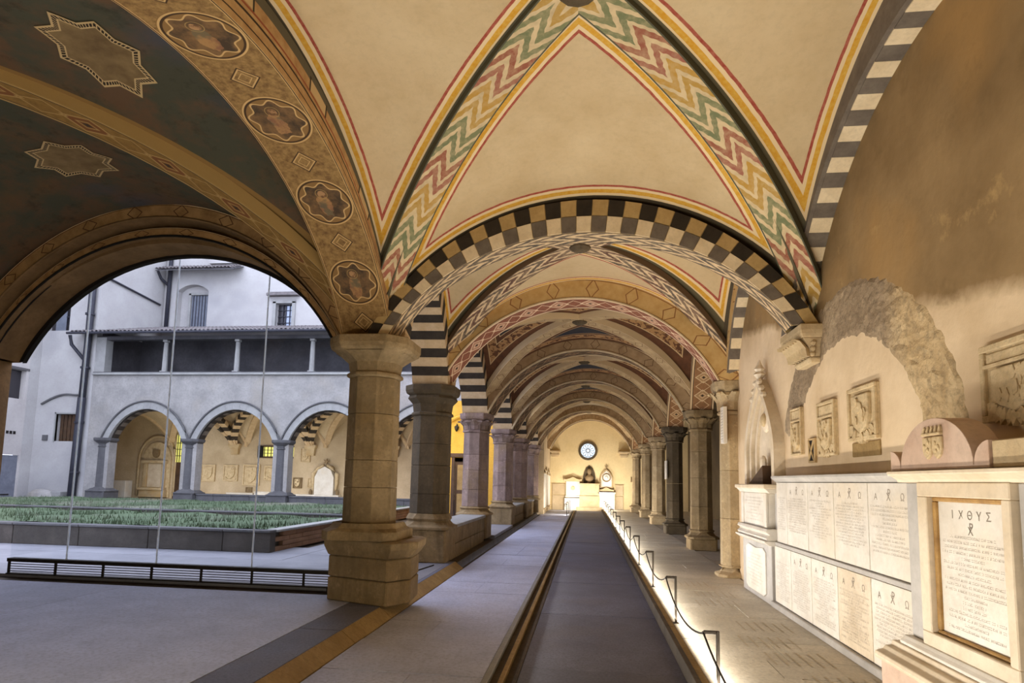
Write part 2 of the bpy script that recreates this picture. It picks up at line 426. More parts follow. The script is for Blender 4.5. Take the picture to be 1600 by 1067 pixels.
# ------------------------------------------------------------------ mesh helpers
WL = {}
class MB:
    def __init__(s): s.v, s.f, s.uv = [], [], []
    def add(s, vs, fs, uvs=None):
        o = len(s.v); s.v += [tuple(p) for p in vs]
        for i, f in enumerate(fs):
            s.f.append(tuple(o+k for k in f))
            s.uv.append(uvs[i] if uvs else None)
        return s
    def box(s, x0, x1, y0, y1, z0, z1):
        vs = [(x, y, z) for z in (z0, z1) for y in (y0, y1) for x in (x0, x1)]
        return s.add(vs, [(0, 2, 3, 1), (4, 5, 7, 6), (0, 1, 5, 4), (2, 6, 7, 3), (0, 4, 6, 2), (1, 3, 7, 5)])
    def prism(s, poly, fn, h0, h1):
        """poly: 2D outline, fn(a,b,h)->3D"""
        n = len(poly)
        vs = [fn(a, b, h0) for a, b in poly]+[fn(a, b, h1) for a, b in poly]
        fs = [tuple(range(n))[::-1], tuple(range(n, 2*n))]+[(i, (i+1) % n, n+(i+1) % n, n+i) for i in range(n)]
        return s.add(vs, fs)
    def loft(s, rings, cap=True):
        n = len(rings[0]); vs = [p for r in rings for p in r]; fs = []
        for k in range(len(rings)-1):
            for i in range(n):
                j = (i+1) % n
                fs.append((k*n+i, k*n+j, (k+1)*n+j, (k+1)*n+i))
        if cap: fs += [tuple(range(n))[::-1], tuple((len(rings)-1)*n+i for i in range(n))]
        return s.add(vs, fs)
    def tube(s, pts, r, n=8):
        pts = [Vector(p) for p in pts]; rings = []
        for i, p in enumerate(pts):
            t = (pts[min(i+1, len(pts)-1)]-pts[max(i-1, 0)]).normalized()
            a = t.orthogonal().normalized() if abs(t.z) > .9 else Vector((0, 0, 1)).cross(t).normalized()
            b = t.cross(a)
            rr = r[i] if isinstance(r, (list, tuple)) else r
            rings.append([tuple(p+a*rr*math.cos(2*pi*k/n)+b*rr*math.sin(2*pi*k/n)) for k in range(n)])
        return s.loft(rings)
    def grid(s, fn, nu, nv, uvfn=None):
        vs = [fn(i/nu, j/nv) for j in range(nv+1) for i in range(nu+1)]
        U = [uvfn(i/nu, j/nv) for j in range(nv+1) for i in range(nu+1)] if uvfn else None
        fs = [(j*(nu+1)+i, j*(nu+1)+i+1, (j+1)*(nu+1)+i+1, (j+1)*(nu+1)+i) for j in range(nv) for i in range(nu)]
        return s.add(vs, fs, [[U[k] for k in f] for f in fs] if U else None)
    def ball(s, c, r, n=8, m=5, sc=(1, 1, 1)):
        rings = []
        for j in range(m+1):
            a = -pi/2+pi*j/m; rr = max(math.cos(a), .02)*r
            rings.append([(c[0]+sc[0]*rr*math.cos(2*pi*k/n), c[1]+sc[1]*rr*math.sin(2*pi*k/n), c[2]+sc[2]*r*math.sin(a)) for k in range(n)])
        return s.loft(rings)
def wloc(o): return WL.get(o.name, Vector((0, 0, 0))) if o else Vector((0, 0, 0))
def tag(o, label=None, cat=None, group=None, kind=None):
    if label: o['label'] = label
    if cat: o['category'] = cat
    if group: o['group'] = group
    if kind: o['kind'] = kind
    return o
def empty(name, loc=(0, 0, 0), label=None, cat=None, group=None, kind=None):
    o = D.objects.new(name, None); COL.objects.link(o); o.location = loc; o.empty_display_size = .1
    WL[o.name] = Vector(loc)
    return tag(o, label, cat, group, kind)
def mk(name, mb, m, parent=None, smooth=False, bev=0, kind=None, label=None, cat=None, group=None, bseg=1, recalc=True):
    me = D.meshes.new(name)
    vs = np.array(mb.v, float)
    if parent is None:
        lo, hi = vs.min(0), vs.max(0); base = Vector(((lo[0]+hi[0])/2, (lo[1]+hi[1])/2, lo[2]))
    else: base = wloc(parent)
    vs = vs-np.array(base)
    me.from_pydata([tuple(v) for v in vs], [], mb.f)
    if any(mb.uv):
        l = me.uv_layers.new(name='UVMap'); k = 0
        for f, u in zip(mb.f, mb.uv):
            for i in range(len(f)):
                if u: l.data[k].uv = u[i]
                k += 1
    if recalc:
        bm = bmesh.new(); bm.from_mesh(me); bmesh.ops.recalc_face_normals(bm, faces=bm.faces); bm.to_mesh(me); bm.free()
    me.materials.append(m if not isinstance(m, str) else M[m])
    if smooth:
        for p in me.polygons: p.use_smooth = True
    o = D.objects.new(name, me); COL.objects.link(o)
    if parent is None: o.location = base
    else: o.parent = parent
    WL[o.name] = base
    if bev:
        b = o.modifiers.new('bevel', 'BEVEL'); b.width = bev; b.segments = bseg; b.limit_method = 'ANGLE'; b.angle_limit = .6
    if smooth and bev: pass
    return tag(o, label, cat, group, kind)
def box(name, x0, x1, y0, y1, z0, z1, m, parent=None, bev=.006, **k):
    return mk(name, MB().box(x0, x1, y0, y1, z0, z1), m, parent, bev=bev, **k)
def place(me_src, name, parent, loc, rot=None):
    """a copy of a part sharing its mesh"""
    o = me_src.copy(); o.name = name; COL.objects.link(o); o.parent = parent
    o.location = loc
    if rot: o.rotation_euler = rot
    WL[o.name] = wloc(parent)
    return o
def rough_up(o, amt, scale=6.0):
    from mathutils import noise
    for v in o.data.vertices:
        p = Vector(v.co)*scale
        v.co += Vector((noise.noise(p), noise.noise(p+Vector((7, 3, 1))), noise.noise(p+Vector((2, 9, 5)))))*amt

KG = 1.12
def g(t, K=KG):
    t = min(1.0, abs(t))
    return (math.sqrt(K*K-t*t)-math.sqrt(K*K-1))/(K-math.sqrt(K*K-1))
def tpar(i, n):
    """parameter -1..1 denser at the springings"""
    return math.sin(-pi/2+pi*i/n)

# a wall with any number of arched or square holes; P(s,z,d)->xyz, d runs through the thickness
def holed_wall(s0, s1, z0, z1, holes, P, thick):
    mb = MB(); xs = {s0, s1}
    for h in holes:
        a, b = h['a'], h['b']
        n = 24 if h.get('rise') else 1
        for i in range(n+1):
            xs.add((a+b)/2+(b-a)/2*tpar(i, n))
    xs = sorted(x for x in xs if s0-1e-6 <= x <= s1+1e-6)
    def top(h, s):
        if not h.get('rise'): return h['z1']
        t = (s-(h['a']+h['b'])/2)/((h['b']-h['a'])/2)
        return h['z1']+h['rise']*g(t, h.get('K', 1.02))
    for xa, xb in zip(xs, xs[1:]):
        if xb-xa < 1e-6: continue
        mid = (xa+xb)/2
        act = sorted([h for h in holes if h['a'] < mid < h['b']], key=lambda h: h['z0'])
        la = lb = z0
        for h in act+[None]:
            ta, tb = (h['z0'], h['z0']) if h else (z1, z1)
            if ta > la+1e-6 or tb > lb+1e-6:
                for d in (0, thick):
                    mb.add([P(xa, la, d), P(xb, lb, d), P(xb, tb, d), P(xa, ta, d)], [(0, 1, 2, 3)])
                if h: mb.add([P(xa, ta, 0), P(xb, tb, 0), P(xb, tb, thick), P(xa, ta, thick)], [(0, 1, 2, 3)])
            if h:
                la, lb = top(h, xa), top(h, xb)
                mb.add([P(xa, la, 0), P(xb, lb, 0), P(xb, lb, thick), P(xa, la, thick)], [(0, 1, 2, 3)])
        mb.add([P(xa, z1, 0), P(xb, z1, 0), P(xb, z1, thick), P(xa, z1, thick)], [(0, 1, 2, 3)])
    for h in holes:
        for s in (h['a'], h['b']):
            mb.add([P(s, h['z0'], 0), P(s, h['z1'], 0), P(s, h['z1'], thick), P(s, h['z0'], thick)], [(0, 1, 2, 3)])
    for s in (s0, s1):
        mb.add([P(s, z0, 0), P(s, z1, 0), P(s, z1, thick), P(s, z0, thick)], [(0, 1, 2, 3)])
    return mb

# ------------------------------------------------------------------ arches, vaults, piers
def arch_pts(A, B, ain, rin, aout, rout, zs, n):
    A, B = Vector((*A, 0)), Vector((*B, 0)); c = (A+B)/2; e = (B-A).normalized()
    nn = Vector((-e.y, e.x, 0))
    def pt(t, f, d):
        s = (ain+(aout-ain)*f)*t
        z = zs+(rin+(rout-rin)*f)*g(t)
        p = c+e*s+nn*d
        return (p.x, p.y, z)
    ts = [tpar(i, n) for i in range(n+1)]
    L = [0]
    for a, b in zip(ts, ts[1:]):
        L.append(L[-1]+math.dist(pt(a, 0, 0), pt(b, 0, 0)))
    return pt, ts, L
def at_len(ts, L, l):
    for i in range(len(ts)-1):
        if L[i+1] >= l-1e-9: return ts[i]+(ts[i+1]-ts[i])*(l-L[i])/(L[i+1]-L[i])
    return ts[-1]
def arch(A, B, ain, rin, aout, rout, zs, d0, d1, label, soffit, face, n=40, name='transverse_arch', group=None, faces=(1, 1), outer=False, lip=None, cat='arch'):
    pt, ts, L = arch_pts(A, B, ain, rin, aout, rout, zs, n)
    mid = (Vector((*A, 0))+Vector((*B, 0)))/2
    root = empty(name, (mid.x, mid.y, zs), label, cat, group)
    Lm = L[-1]/2
    mb = MB(); wd = abs(d1-d0)
    for i in range(n):
        a, b = ts[i], ts[i+1]
        u0, u1 = L[i]-Lm, L[i+1]-Lm
        mb.add([pt(a, 0, d0), pt(b, 0, d0), pt(b, 0, d1), pt(a, 0, d1)], [(0, 1, 2, 3)], [[(u0, -1), (u1, -1), (u1, 1), (u0, 1)]])
    mk('soffit', mb, soffit, root, recalc=False)
    for k, d in enumerate((d0, d1)):
        if not faces[k]: continue
        mb = MB()
        for i in range(n):
            a, b = ts[i], ts[i+1]
            u0, u1 = L[i]-Lm, L[i+1]-Lm
            mb.add([pt(a, 0, d), pt(b, 0, d), pt(b, 1, d), pt(a, 1, d)], [(0, 1, 2, 3)], [[(u0, -1), (u1, -1), (u1, 1), (u0, 1)]])
        mk('arch_face', mb, face, root, recalc=False)
    if lip:   # small stone roll along the lower edges
        mb = MB()
        for d in (d0, d1):
            mb.tube([pt(t, .05, d) for t in ts], lip[0], 6)
        mk('edge_roll', mb, lip[1], root, smooth=True)
    return root, pt, ts, L
def voussoirs(root, pt, ts, L, count, rows, d0, d1, mats, gap=.004, name='voussoir', f0=0., f1=1.):
    for k in range(count):
        a = at_len(ts, L, L[-1]*k/count+gap); b = at_len(ts, L, L[-1]*(k+1)/count-gap)
        for r in range(rows):
            fa = f0+(f1-f0)*r/rows+.012; fb = f0+(f1-f0)*(r+1)/rows-.012
            vs = []
            for d in (d0, d1):
                vs += [pt(a, fa, d), pt(b, fa, d), pt(b, fb, d), pt(a, fb, d)]
            mk(name, MB().add(vs, [(0, 1, 2, 3), (4, 7, 6, 5), (0, 4, 5, 1), (1, 5, 6, 2), (2, 6, 7, 3), (3, 7, 4, 0)]), mats(k, r), root)

class Bay:
    def __init__(s, xl, xr, yl0, yr0, yl1, yr1, zs, rT0, rT1, rLl, rLr, zb):
        s.__dict__.update(locals())
    def xy(s, u, v):
        a = (v+1)/2; b = (u+1)/2
        xl = s.xl if not isinstance(s.xl, tuple) else s.xl[0]+(s.xl[1]-s.xl[0])*a
        xr = s.xr if not isinstance(s.xr, tuple) else s.xr[0]+(s.xr[1]-s.xr[0])*a
        yl = s.yl0+(s.yl1-s.yl0)*a; yr = s.yr0+(s.yr1-s.yr0)*a
        return (xl+(xr-xl)*b, yl+(yr-yl)*b)
    def z(s, u, v):
        gu, gv = g(min(1, abs(u)/.94)), g(min(1, abs(v)/.94))
        if abs(v) >= abs(u):
            r = s.rT0 if v < 0 else s.rT1
            return s.zs+r*g(u)+(s.zb-r)*gv
        r = s.rLl if u < 0 else s.rLr
        return s.zs+r*g(v)+(s.zb-r)*gu
    def p(s, u, v, dz=0):
        return (*s.xy(u, v), s.z(u, v)+dz)
    def uv_of(s, x, y):
        u = v = 0.
        for _ in range(40):
            px, py = s.xy(u, v)
            u += (x-px)/4; v += (y-py)/4
        return u, v
def vault(bay, web_m, rib_m, ribw, ribp, offs, name='ceiling', n=20, boss=True, webs=None, label='painted groin vault of the walk', ribside=None):
    c = bay.xy(0, 0)
    root = empty(name, (c[0], c[1], bay.zs), kind='structure')
    hx = (math.dist(bay.xy(-1, 0), bay.xy(1, 0)))/2; hy = math.dist(bay.xy(0, -1), bay.xy(0, 1))/2
    kd = hx*hy/math.hypot(hx, hy)
    for lobe in range(4):
        mb = MB(); half = hy if lobe in (0, 1) else hx
        off = offs[lobe]
        def uvp(i, j):
            s = i; t = tpar(j*n*2, n*2)
            if lobe == 0: return s*t, -s
            if lobe == 1: return s*t, s
            if lobe == 2: return -s, s*t
            return s, s*t
        def fn(i, j):
            u, v = uvp(i, j); return bay.p(u, v)
        def uvf(i, j):
            u, v = uvp(i, j)
            dd = abs(abs(u)-abs(v))*kd-ribw
            de = (1-max(abs(u), abs(v)))*half-off
            return (dd, de)
        mb.grid(fn, n, n*2, uvf)
        wm = webs[lobe] if webs else web_m
        mk('vault_web', mb, wm, root, smooth=True, recalc=False)
    for sgn in (1, -1):
        mb = MB(); N = 44; u_len = 0; prev = None; rows = []
        for i in range(N+1):
            t = tpar(i, N)
            x, y = bay.xy(t, t*sgn); z = bay.zs+bay.zb*g(t)
            x2, y2 = bay.xy(t+.01, (t+.01)*sgn); e = Vector((x2-x, y2-y, 0)).normalized(); nn = Vector((-e.y, e.x, 0))
            P = Vector((x, y, z))
            if prev is not None: u_len += (P-prev).length
            prev = P
            rows.append((P, nn, u_len))
        off = u_len/2
        for (P, nn, u), (Q, mm, w) in zip(rows, rows[1:]):
            def q(P, nn, s, dz): return tuple(P+nn*s*ribw+Vector((0, 0, dz)))
            u0, u1 = abs(u-off), abs(w-off)
            mb.add([q(P, nn, -1, -ribp), q(P, nn, 1, -ribp), q(Q, mm, 1, -ribp), q(Q, mm, -1, -ribp)], [(0, 1, 2, 3)], [[(u0, -1), (u0, 1), (u1, 1), (u1, -1)]])
            for s in (-1, 1):
                mb.add([q(P, nn, s, -ribp), q(P, nn, s, .08), q(Q, mm, s, .08), q(Q, mm, s, -ribp)], [(0, 1, 2, 3)], [[(u0, s), (u0, s), (u1, s), (u1, s)]])
        mk('vault_rib', mb, rib_m, root, recalc=False)
    if boss:
        x, y = bay.xy(0, 0); z = bay.zs+bay.zb-ribp
        mb = MB(); mb.loft([[(x+r*math.cos(2*pi*k/12), y+r*math.sin(2*pi*k/12), z+dz) for k in range(12)] for r, dz in ((.2, .06), (.17, -.03), (.1, -.07), (.03, -.075))])
        mk('keystone', mb, 'pier_dark', root, smooth=False)
    return root
def octo(cx, cy, a, z, rot=0):
    R = a/math.cos(pi/8)
    return [(cx+R*math.cos(pi/8+k*pi/4+rot), cy+R*math.sin(pi/8+k*pi/4+rot), z) for k in range(8)]
def chsq(cx, cy, h, c, z):
    return [(cx+x, cy+y, z) for x, y in ((h, -h+c), (h, h-c), (h-c, h), (-h+c, h), (-h, h-c), (-h, -h+c), (-h+c, -h), (h-c, -h))]
def pier(cx, cy, label, mats, a=.33, cap_h=.5, zb=.58, ztop=3.45, pedestal='square', capw=.52, leaves=True, z0=0., group='octagonal piers of the walk', base_h=.26, ped_half=.46, courses=4):
    root = empty('octagonal_pier', (cx, cy, z0), label, 'pier', group)
    ms, mc, mp = mats
    zsh0 = zb+base_h; zsh1 = ztop-cap_h-.08
    if pedestal == 'wedge':      # the corner pier stands on an askew block
        poly = [(-2.46, 7.47), (-2.24, 7.78), (-2.30, 8.36), (-3.30, 8.52), (-3.37, 7.80)]
        def sc(f): return [(cx+(x-cx)*f, cy+(y-cy)*f) for x, y in poly]
        zc = zb-.22
        hs = [z0, z0+(zc-z0)*.52, zc]
        for k in range(2):
            mk('pedestal_stone', MB().loft([[(x, y, hs[k]+.004) for x, y in sc(1)], [(x, y, hs[k+1]-.004) for x, y in sc(1)]]), mp, root, bev=.015)
        mk('pedestal_cornice', MB().loft([[(x, y, z) for x, y in sc(f)] for f, z in ((1.0, zc), (1.03, zc+.02), (1.13, zc+.12), (1.14, zc+.2), (1.05, zc+.22))]), mp, root, bev=.008)
        zz = zb
        mk('pier_base', MB().loft([[(p[0], p[1], z) for p in chsq(cx, cy, h, c, z)] for h, c, z in ((.50, .14, zz), (.50, .14, zz+.11), (.45, .2, zz+.15), (.42, .22, zz+.22), (a+.03, (a+.03)*.58, zsh0))]), mp, root, bev=.008)
    else:
        if zb > .2:
            mk('pedestal_stone', MB().loft([chsq(cx, cy, ped_half, .03, z0), chsq(cx, cy, ped_half, .03, zb)]), mp, root, bev=.015)
        mk('pier_base', MB().loft([chsq(cx, cy, h, c, z) for h, c, z in ((ped_half+.05, .12, zb), (ped_half+.05, .12, zb+.05), (ped_half-.02, .16, zb+.09), (ped_half-.06, .2, zb+.16), (a+.06, .2, zb+.2), (a+.02, (a+.02)*.58, zsh0))]), mp, root, bev=.008)
    hs = [zsh0+(zsh1-zsh0)*k/courses for k in range(courses+1)]
    for k in range(1, courses): hs[k] += random.uniform(-.12, .12)
    for k in range(courses):
        w0, w1 = a+.012*(1-k/courses), a+.012*(1-(k+1)/courses)
        mk('shaft_stone', MB().loft([octo(cx, cy, w0, hs[k]+.002), octo(cx, cy, w1, hs[k+1]-.002)]), ms, root, bev=.006)
    mk('necking', MB().loft([octo(cx, cy, w, z) for w, z in ((a, zsh1), (a+.035, zsh1+.02), (a+.035, zsh1+.055), (a+.005, zsh1+.08))]), mc, root, bev=.004)
    zc0 = zsh1+.08; zab = ztop-.2
    prof = ((a, zc0), (a+.02, zc0+(zab-zc0)*.5), (a+.10, zc0+(zab-zc0)*.82), (capw-.06, zab))
    mk('capital_bell', MB().loft([[tuple(p) for p in chsq(cx, cy, h, h*.58 if i < 2 else h*.5, z)] for i, (h, z) in enumerate(prof)]), mc, root)
    if leaves:
        first = None
        for k in range(8):
            ang = k*pi/4
            hz = zab-zc0; rr = a+.005
            mb = MB(); sec = []
            for f, out, wd in ((.0, .015, .09), (.45, .03, .11), (.78, .10, .10), (1.0, .17, .06), (.93, .20, .04), (.84, .17, .03)):
                R = rr+out; z = zc0+hz*f
                ca, sa = math.cos(ang), math.sin(ang)
                sec.append([(cx+ca*R-sa*wd, cy+sa*R+ca*wd, z), (cx+ca*(R+.03), cy+sa*(R+.03), z), (cx+ca*R+sa*wd, cy+sa*R-ca*wd, z), (cx+ca*(R-.04), cy+sa*(R-.04), z)])
            mb.loft(sec)
            mk('capital_leaf', mb, mc, root, smooth=False)
    mk('abacus', MB().loft([chsq(cx, cy, h, h*.42, z) for h, z in ((capw-.08, zab), (capw-.02, zab+.04), (capw, zab+.1), (capw, ztop))]), mc, root, bev=.01)
    return root
ZS = 3.45

# ------------------------------------------------------------------ floors
fl = empty('floor', (0, 10, -.2), kind='structure')
def slab_field(name, root, x0, x1, y0, y1, ztop, rows, cols, m, gap=.006, th=.05, jitter=.0, under=None, split=None):
    y = y0; k = 0
    while y < y1-.05:
        h = rows*random.uniform(1-jitter, 1+jitter); ye = min(y+h, y1)
        if y1-ye < rows*.4: ye = y1
        nc = cols if not split else random.choice(split)
        cuts = [0]+sorted(min(.9, max(.1, (i+random.uniform(-.2, .2)*(jitter > 0))/nc)) for i in range(1, nc))+[1]
        for a, b in zip(cuts, cuts[1:]):
            dz = random.uniform(-.003, .003)
            mk(name, MB().box(x0+(x1-x0)*a+gap/2, x0+(x1-x0)*b-gap/2, y+gap/2, ye-gap/2, ztop-th, ztop+dz), m, root)
        y = ye; k += 1
box('bedding', -2.5, .93, -5, 38, -.30, -.175, 'kerb_dark', fl, bev=0)
box('bedding', .9, 6.2, -5, 38, -.30, -.055, 'kerb_dark', fl, bev=0)
box('bedding', -10, -2.56, -5, 8.6, -.30, -.06, 'kerb_dark', fl, bev=0)
slab_field('paving_slab', fl, -.585, .885, .6, 37.4, -.12, 1.35, 1, M['paving_path'], jitter=.15)
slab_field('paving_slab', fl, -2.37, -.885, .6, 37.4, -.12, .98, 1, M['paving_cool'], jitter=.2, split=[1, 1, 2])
slab_field('tomb_slab', fl, 1.0, 2.62, 1.2, 37.3, 0.0, .62, 1, M['paving_warm'], jitter=.25, split=[1, 2, 1, 2])
slab_field('paving_slab', fl, 2.66, 6.0, 11.7, 37.3, -.02, 1.1, 3, M['paving_warm'], jitter=.2)
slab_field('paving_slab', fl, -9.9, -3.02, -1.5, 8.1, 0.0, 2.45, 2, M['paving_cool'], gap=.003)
y = 1.0
for L in (1.35, 1.6, 2.35, 1.2, 1.4, 1.3, 1.7):      # kerb stones along the step of the painted bay
    p = [(-2.545, .0), (-2.54, .0), (-2.385, -.118), (-2.385, -.18), (-2.545, -.18)]
    box('kerb_top_stone', -3.012, -2.549, y+.004, y+L-.004, -.18, .0, 'paving_path', fl, bev=.006)
    y2 = y+L
    mk('kerb_stone', MB().prism(p, lambda a, b, h: (a, h, b), y+.004, y2-.004), 'kerb', fl, bev=.008); y = y2  # yellow lamplight on the slope is put into its tan colour; top stays grey
# the raised edge: timber-dark board with a tan top
y = .6
while y < 37:
    box('edge_board', .885, .935, y+.003, min(y+2.2, 37.3)-.003, -.17, .012, 'kerb_dark', fl, bev=.004)
    box('edge_cap', .935, .998, y+.003, min(y+2.2, 37.3)-.003, -.10, .006, 'kerb', fl, bev=.004); y += 2.2
y = .6
while y < 37:      # the drain channel between side path and middle path
    y2 = min(y+3.1, 37.3)
    box('drain_edge', -.885, -.83, y+.003, y2-.003, -.17, -.112, 'court_pale', fl, bev=.004)
    box('drain_bar', -.745, -.70, y+.003, y2-.003, -.17, -.114, 'kerb', fl, bev=.004)
    box('drain_edge', -.62, -.588, y+.003, y2-.003, -.17, -.114, 'kerb_dark', fl, bev=.004); y = y2
# courtyard ground
cg = empty('ground', (-16, 19, -.2), kind='structure')
box('bedding', -31, -2.56, 8.6, 36, -.30, -.055, 'kerb_dark', cg, bev=0)
slab_field('paving_slab', cg, -24, -3.72, 8.6, 13.2, 0., .85, 12, M['paving_court'], jitter=.15)
slab_field('paving_slab', cg, -6.2, -3.75, 13.2, 36, 0., 1.2, 3, M['paving_court'], jitter=.15)
box('far_paving', -31, -6.2, 26.5, 36, -.06, -.0, 'paving_court', cg, bev=0)
box('far_paving', -31, -24, 8.6, 26.5, -.06, -.0, 'paving_court', cg, bev=0)

# ------------------------------------------------------------------ planted beds of the courtyard
def bed(x0, x1, y0, y1, h, label):
    root = empty('grass_bed', ((x0+x1)/2, (y0+y1)/2, 0), label, 'flower bed')
    box('soil', x0+.1, x1-.1, y0+.1, y1-.1, -.02, h-.06, 'bed_dark', root, bev=0)
    x = x0
    while x < x1-.01:
        x2 = min(x+random.uniform(1.1, 1.9), x1)
        if x1-x2 < .6: x2 = x1
        box('wall_stone', x+.004, x2-.004, y0, y0+.22, 0, h-.05, 'bed_dark', root, bev=.01)
        box('coping_stone', x+.003, x2-.003, y0-.03, y0+.26, h-.05, h, 'court_pier', root, bev=.008); x = x2
    y = y0+.22; nz = 4
    while y < y1-.01:
        y2 = min(y+.62, y1)
        for k in range(nz):
            z = (h-.05)*k/nz; o = .31*(k % 2)
            box('brick', x1-.22, x1-random.uniform(0, .012), max(y0+.22, y+o)+.005, min(y2+o, y1)-.005, z+.004, z+(h-.05)/nz-.004, 'bed_warm', root, bev=.004)
        box('coping_stone', x1-.26, x1+.03, y+.003, y2-.003, h-.05, h, 'court_pale', root, bev=.008); y = y2
    mb = MB()
    mb.grid(lambda i, j: (x0+.2+(x1-x0-.45)*i, y0+.2+(y1-y0-.3)*j, h-.03+.05*math.sin(i*40+j*23)*math.cos(j*31)), 40, 20)
    mk('turf', mb, 'grass', root, smooth=True)
    mb = MB()
    for _ in range(7000):
        a = random.random(); b = random.random()**1.6
        if math.sin(a*17+b*9)*math.cos(a*7-b*13)+random.uniform(-.5, .5) > .35: continue
        x = x0+.25+(x1-x0-.5)*a; y = y0+.25+(y1-y0-.4)*b
        hh = random.uniform(.04, .11); w = random.uniform(.008, .02); t = random.uniform(0, pi); dx, dy = math.cos(t)*w, math.sin(t)*w
        mb.add([(x-dx, y-dy, h-.05), (x+dx, y+dy, h-.05), (x+random.uniform(-.05, .05), y+random.uniform(-.05, .05), h+hh)], [(0, 1, 2)])
    o = mk('grass', mb, 'grass', root, recalc=False, kind='stuff')
    return root
bed(-23.5, -6.5, 12.1, 17.0, .46, 'nearer raised grass bed with dark front wall and brown brick side')
bed(-25.5, -7.2, 18.6, 26.0, .42, 'farther low grass bed just before the opposite arcade')

# ------------------------------------------------------------------ the walk: piers, arches, vaults
LP = [(-2.89, 7.95), (-3.12, 12.0), (-3.12, 17.0), (-3.06, 22.2), (-3.0, 27.0), (-2.85, 31.6)]
RP = [(2.62, 7.5), (2.58, 11.35), (2.86, 15.9), (2.86, 20.6), (2.86, 25.1), (2.84, 29.7), (2.74, 34.6)]
pm = (M['pier'], M['pier'], M['pier'])
pier(*LP[0], 'big brown corner pier on an askew stone block beside the glass screen', pm, a=.315, pedestal='wedge', zb=.8, base_h=.14, cap_h=.44, capw=.54, leaves=False)
pier(*LP[1], 'dark octagonal pier just behind the big corner pier, on a moulded block', (M['pier_dark'], M['pier_dark'], M['pier']), a=.36, zb=.62, base_h=.3, cap_h=.52, capw=.50, ped_half=.45, leaves=False)
ords = ['third', 'fourth', 'fifth', 'last']
for i in range(2, 6):
    pier(*LP[i], ['', '', 'leafy capital pier with stripes above, third on the courtyard side', 'plum grey pier standing before the gap in the low wall, fourth on the courtyard side',
         'fifth pier on the courtyard side, on the far low wall', 'sixth and farthest pier on the courtyard side, where the white tablet wall starts'][i],
         (M['pier_cool'], M['pier_cool'], M['pier']), a=.34, zb=.62, base_h=.24, cap_h=.46, capw=.45, ped_half=.42)
pier(*RP[1], 'slim pale half column at the end of the tomb wall, beside the pointed niche', (M['pier_pale'],)*3, a=.19, zb=.0, base_h=.16, cap_h=.52, capw=.32, ped_half=.24, leaves=True, group='piers on the tomb side', courses=3)
rl = ['first free pier on the tomb side, brown with pale patches and wide spreading foot', 'blackened pier on the tomb side with a small white plaque, second after the half column', 'third pale pier on the tomb side after the half column',
      'fourth pier on the tomb side after the half column', 'farthest pier on the tomb side, close to the end wall']
for i in range(2, 7):
    ms = M['pier_dark'] if i == 3 else (M['pier'] if i == 2 else M['pier_pale'])
    pier(*RP[i], rl[i-2], (ms, ms, ms), a=.245 if i < 6 else .22, zb=.26, z0=-.02, base_h=.22, cap_h=.44, capw=.40 if i < 6 else .34, ped_half=.33, group='piers on the tomb side')

# bay 1 front (behind the camera) and the check arch
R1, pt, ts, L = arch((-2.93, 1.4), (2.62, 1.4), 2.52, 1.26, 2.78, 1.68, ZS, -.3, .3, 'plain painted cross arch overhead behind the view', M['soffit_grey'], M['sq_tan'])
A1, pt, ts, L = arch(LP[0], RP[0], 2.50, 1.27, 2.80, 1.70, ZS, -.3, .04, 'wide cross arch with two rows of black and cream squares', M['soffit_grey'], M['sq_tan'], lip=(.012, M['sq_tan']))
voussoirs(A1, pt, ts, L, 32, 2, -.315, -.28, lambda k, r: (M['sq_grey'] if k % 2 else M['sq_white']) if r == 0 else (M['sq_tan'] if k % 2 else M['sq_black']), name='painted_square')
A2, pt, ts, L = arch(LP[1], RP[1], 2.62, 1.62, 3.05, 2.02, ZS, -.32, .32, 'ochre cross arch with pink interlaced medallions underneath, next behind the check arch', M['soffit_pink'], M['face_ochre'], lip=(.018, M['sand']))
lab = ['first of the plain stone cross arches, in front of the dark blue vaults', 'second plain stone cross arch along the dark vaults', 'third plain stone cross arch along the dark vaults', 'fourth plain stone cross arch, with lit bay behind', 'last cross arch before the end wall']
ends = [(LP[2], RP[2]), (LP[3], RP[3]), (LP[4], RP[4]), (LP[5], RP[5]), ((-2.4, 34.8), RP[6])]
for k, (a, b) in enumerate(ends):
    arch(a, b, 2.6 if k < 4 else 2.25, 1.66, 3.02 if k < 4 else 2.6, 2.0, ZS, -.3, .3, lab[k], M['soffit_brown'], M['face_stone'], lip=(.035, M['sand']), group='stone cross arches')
B1 = Bay(-2.95, 2.74, 1.4, 1.4, 7.95, 7.5, ZS, 1.70, 1.70, 2.07, 2.2, 2.16)
vault(B1, M['web'], M['rib_paint'], .19, .035, (.3, .30, .29, .34), n=24)
B2 = Bay((-2.89, -3.12), (2.74, 2.70), 7.95, 7.5, 12.0, 11.35, ZS, 1.72, 1.97, 1.95, 1.95, 2.02)
vault(B2, M['web'], M['rib_paint_grey'], .19, .04, (.3, .32, .3, .3), n=18)
for i in range(1, 6):
    l0, l1 = LP[i], (LP[i+1] if i < 5 else (-2.4, 34.8)); r0, r1 = RP[i], RP[i+1]
    b = Bay((l0[0], l1[0]), (r0[0], r1[0]), l0[1], r0[1], l1[1], r1[1], ZS, 1.95, 1.95, 1.95, 1.95, 2.02)
    vault(b, M['web_sky'] if i < 4 else M['cream_wall'], M['rib_stone'], .15, .13, (.3, .3, .33, .33), n=14)
b = Bay(-2.4, 2.74, 34.8, 34.6, 37.6, 37.6, ZS, 1.95, 1.95, 1.9, 1.9, 2.0)
vault(b, M['cream_wall'], M['rib_stone'], .13, .1, (.3, .1, .3, .3), n=12)

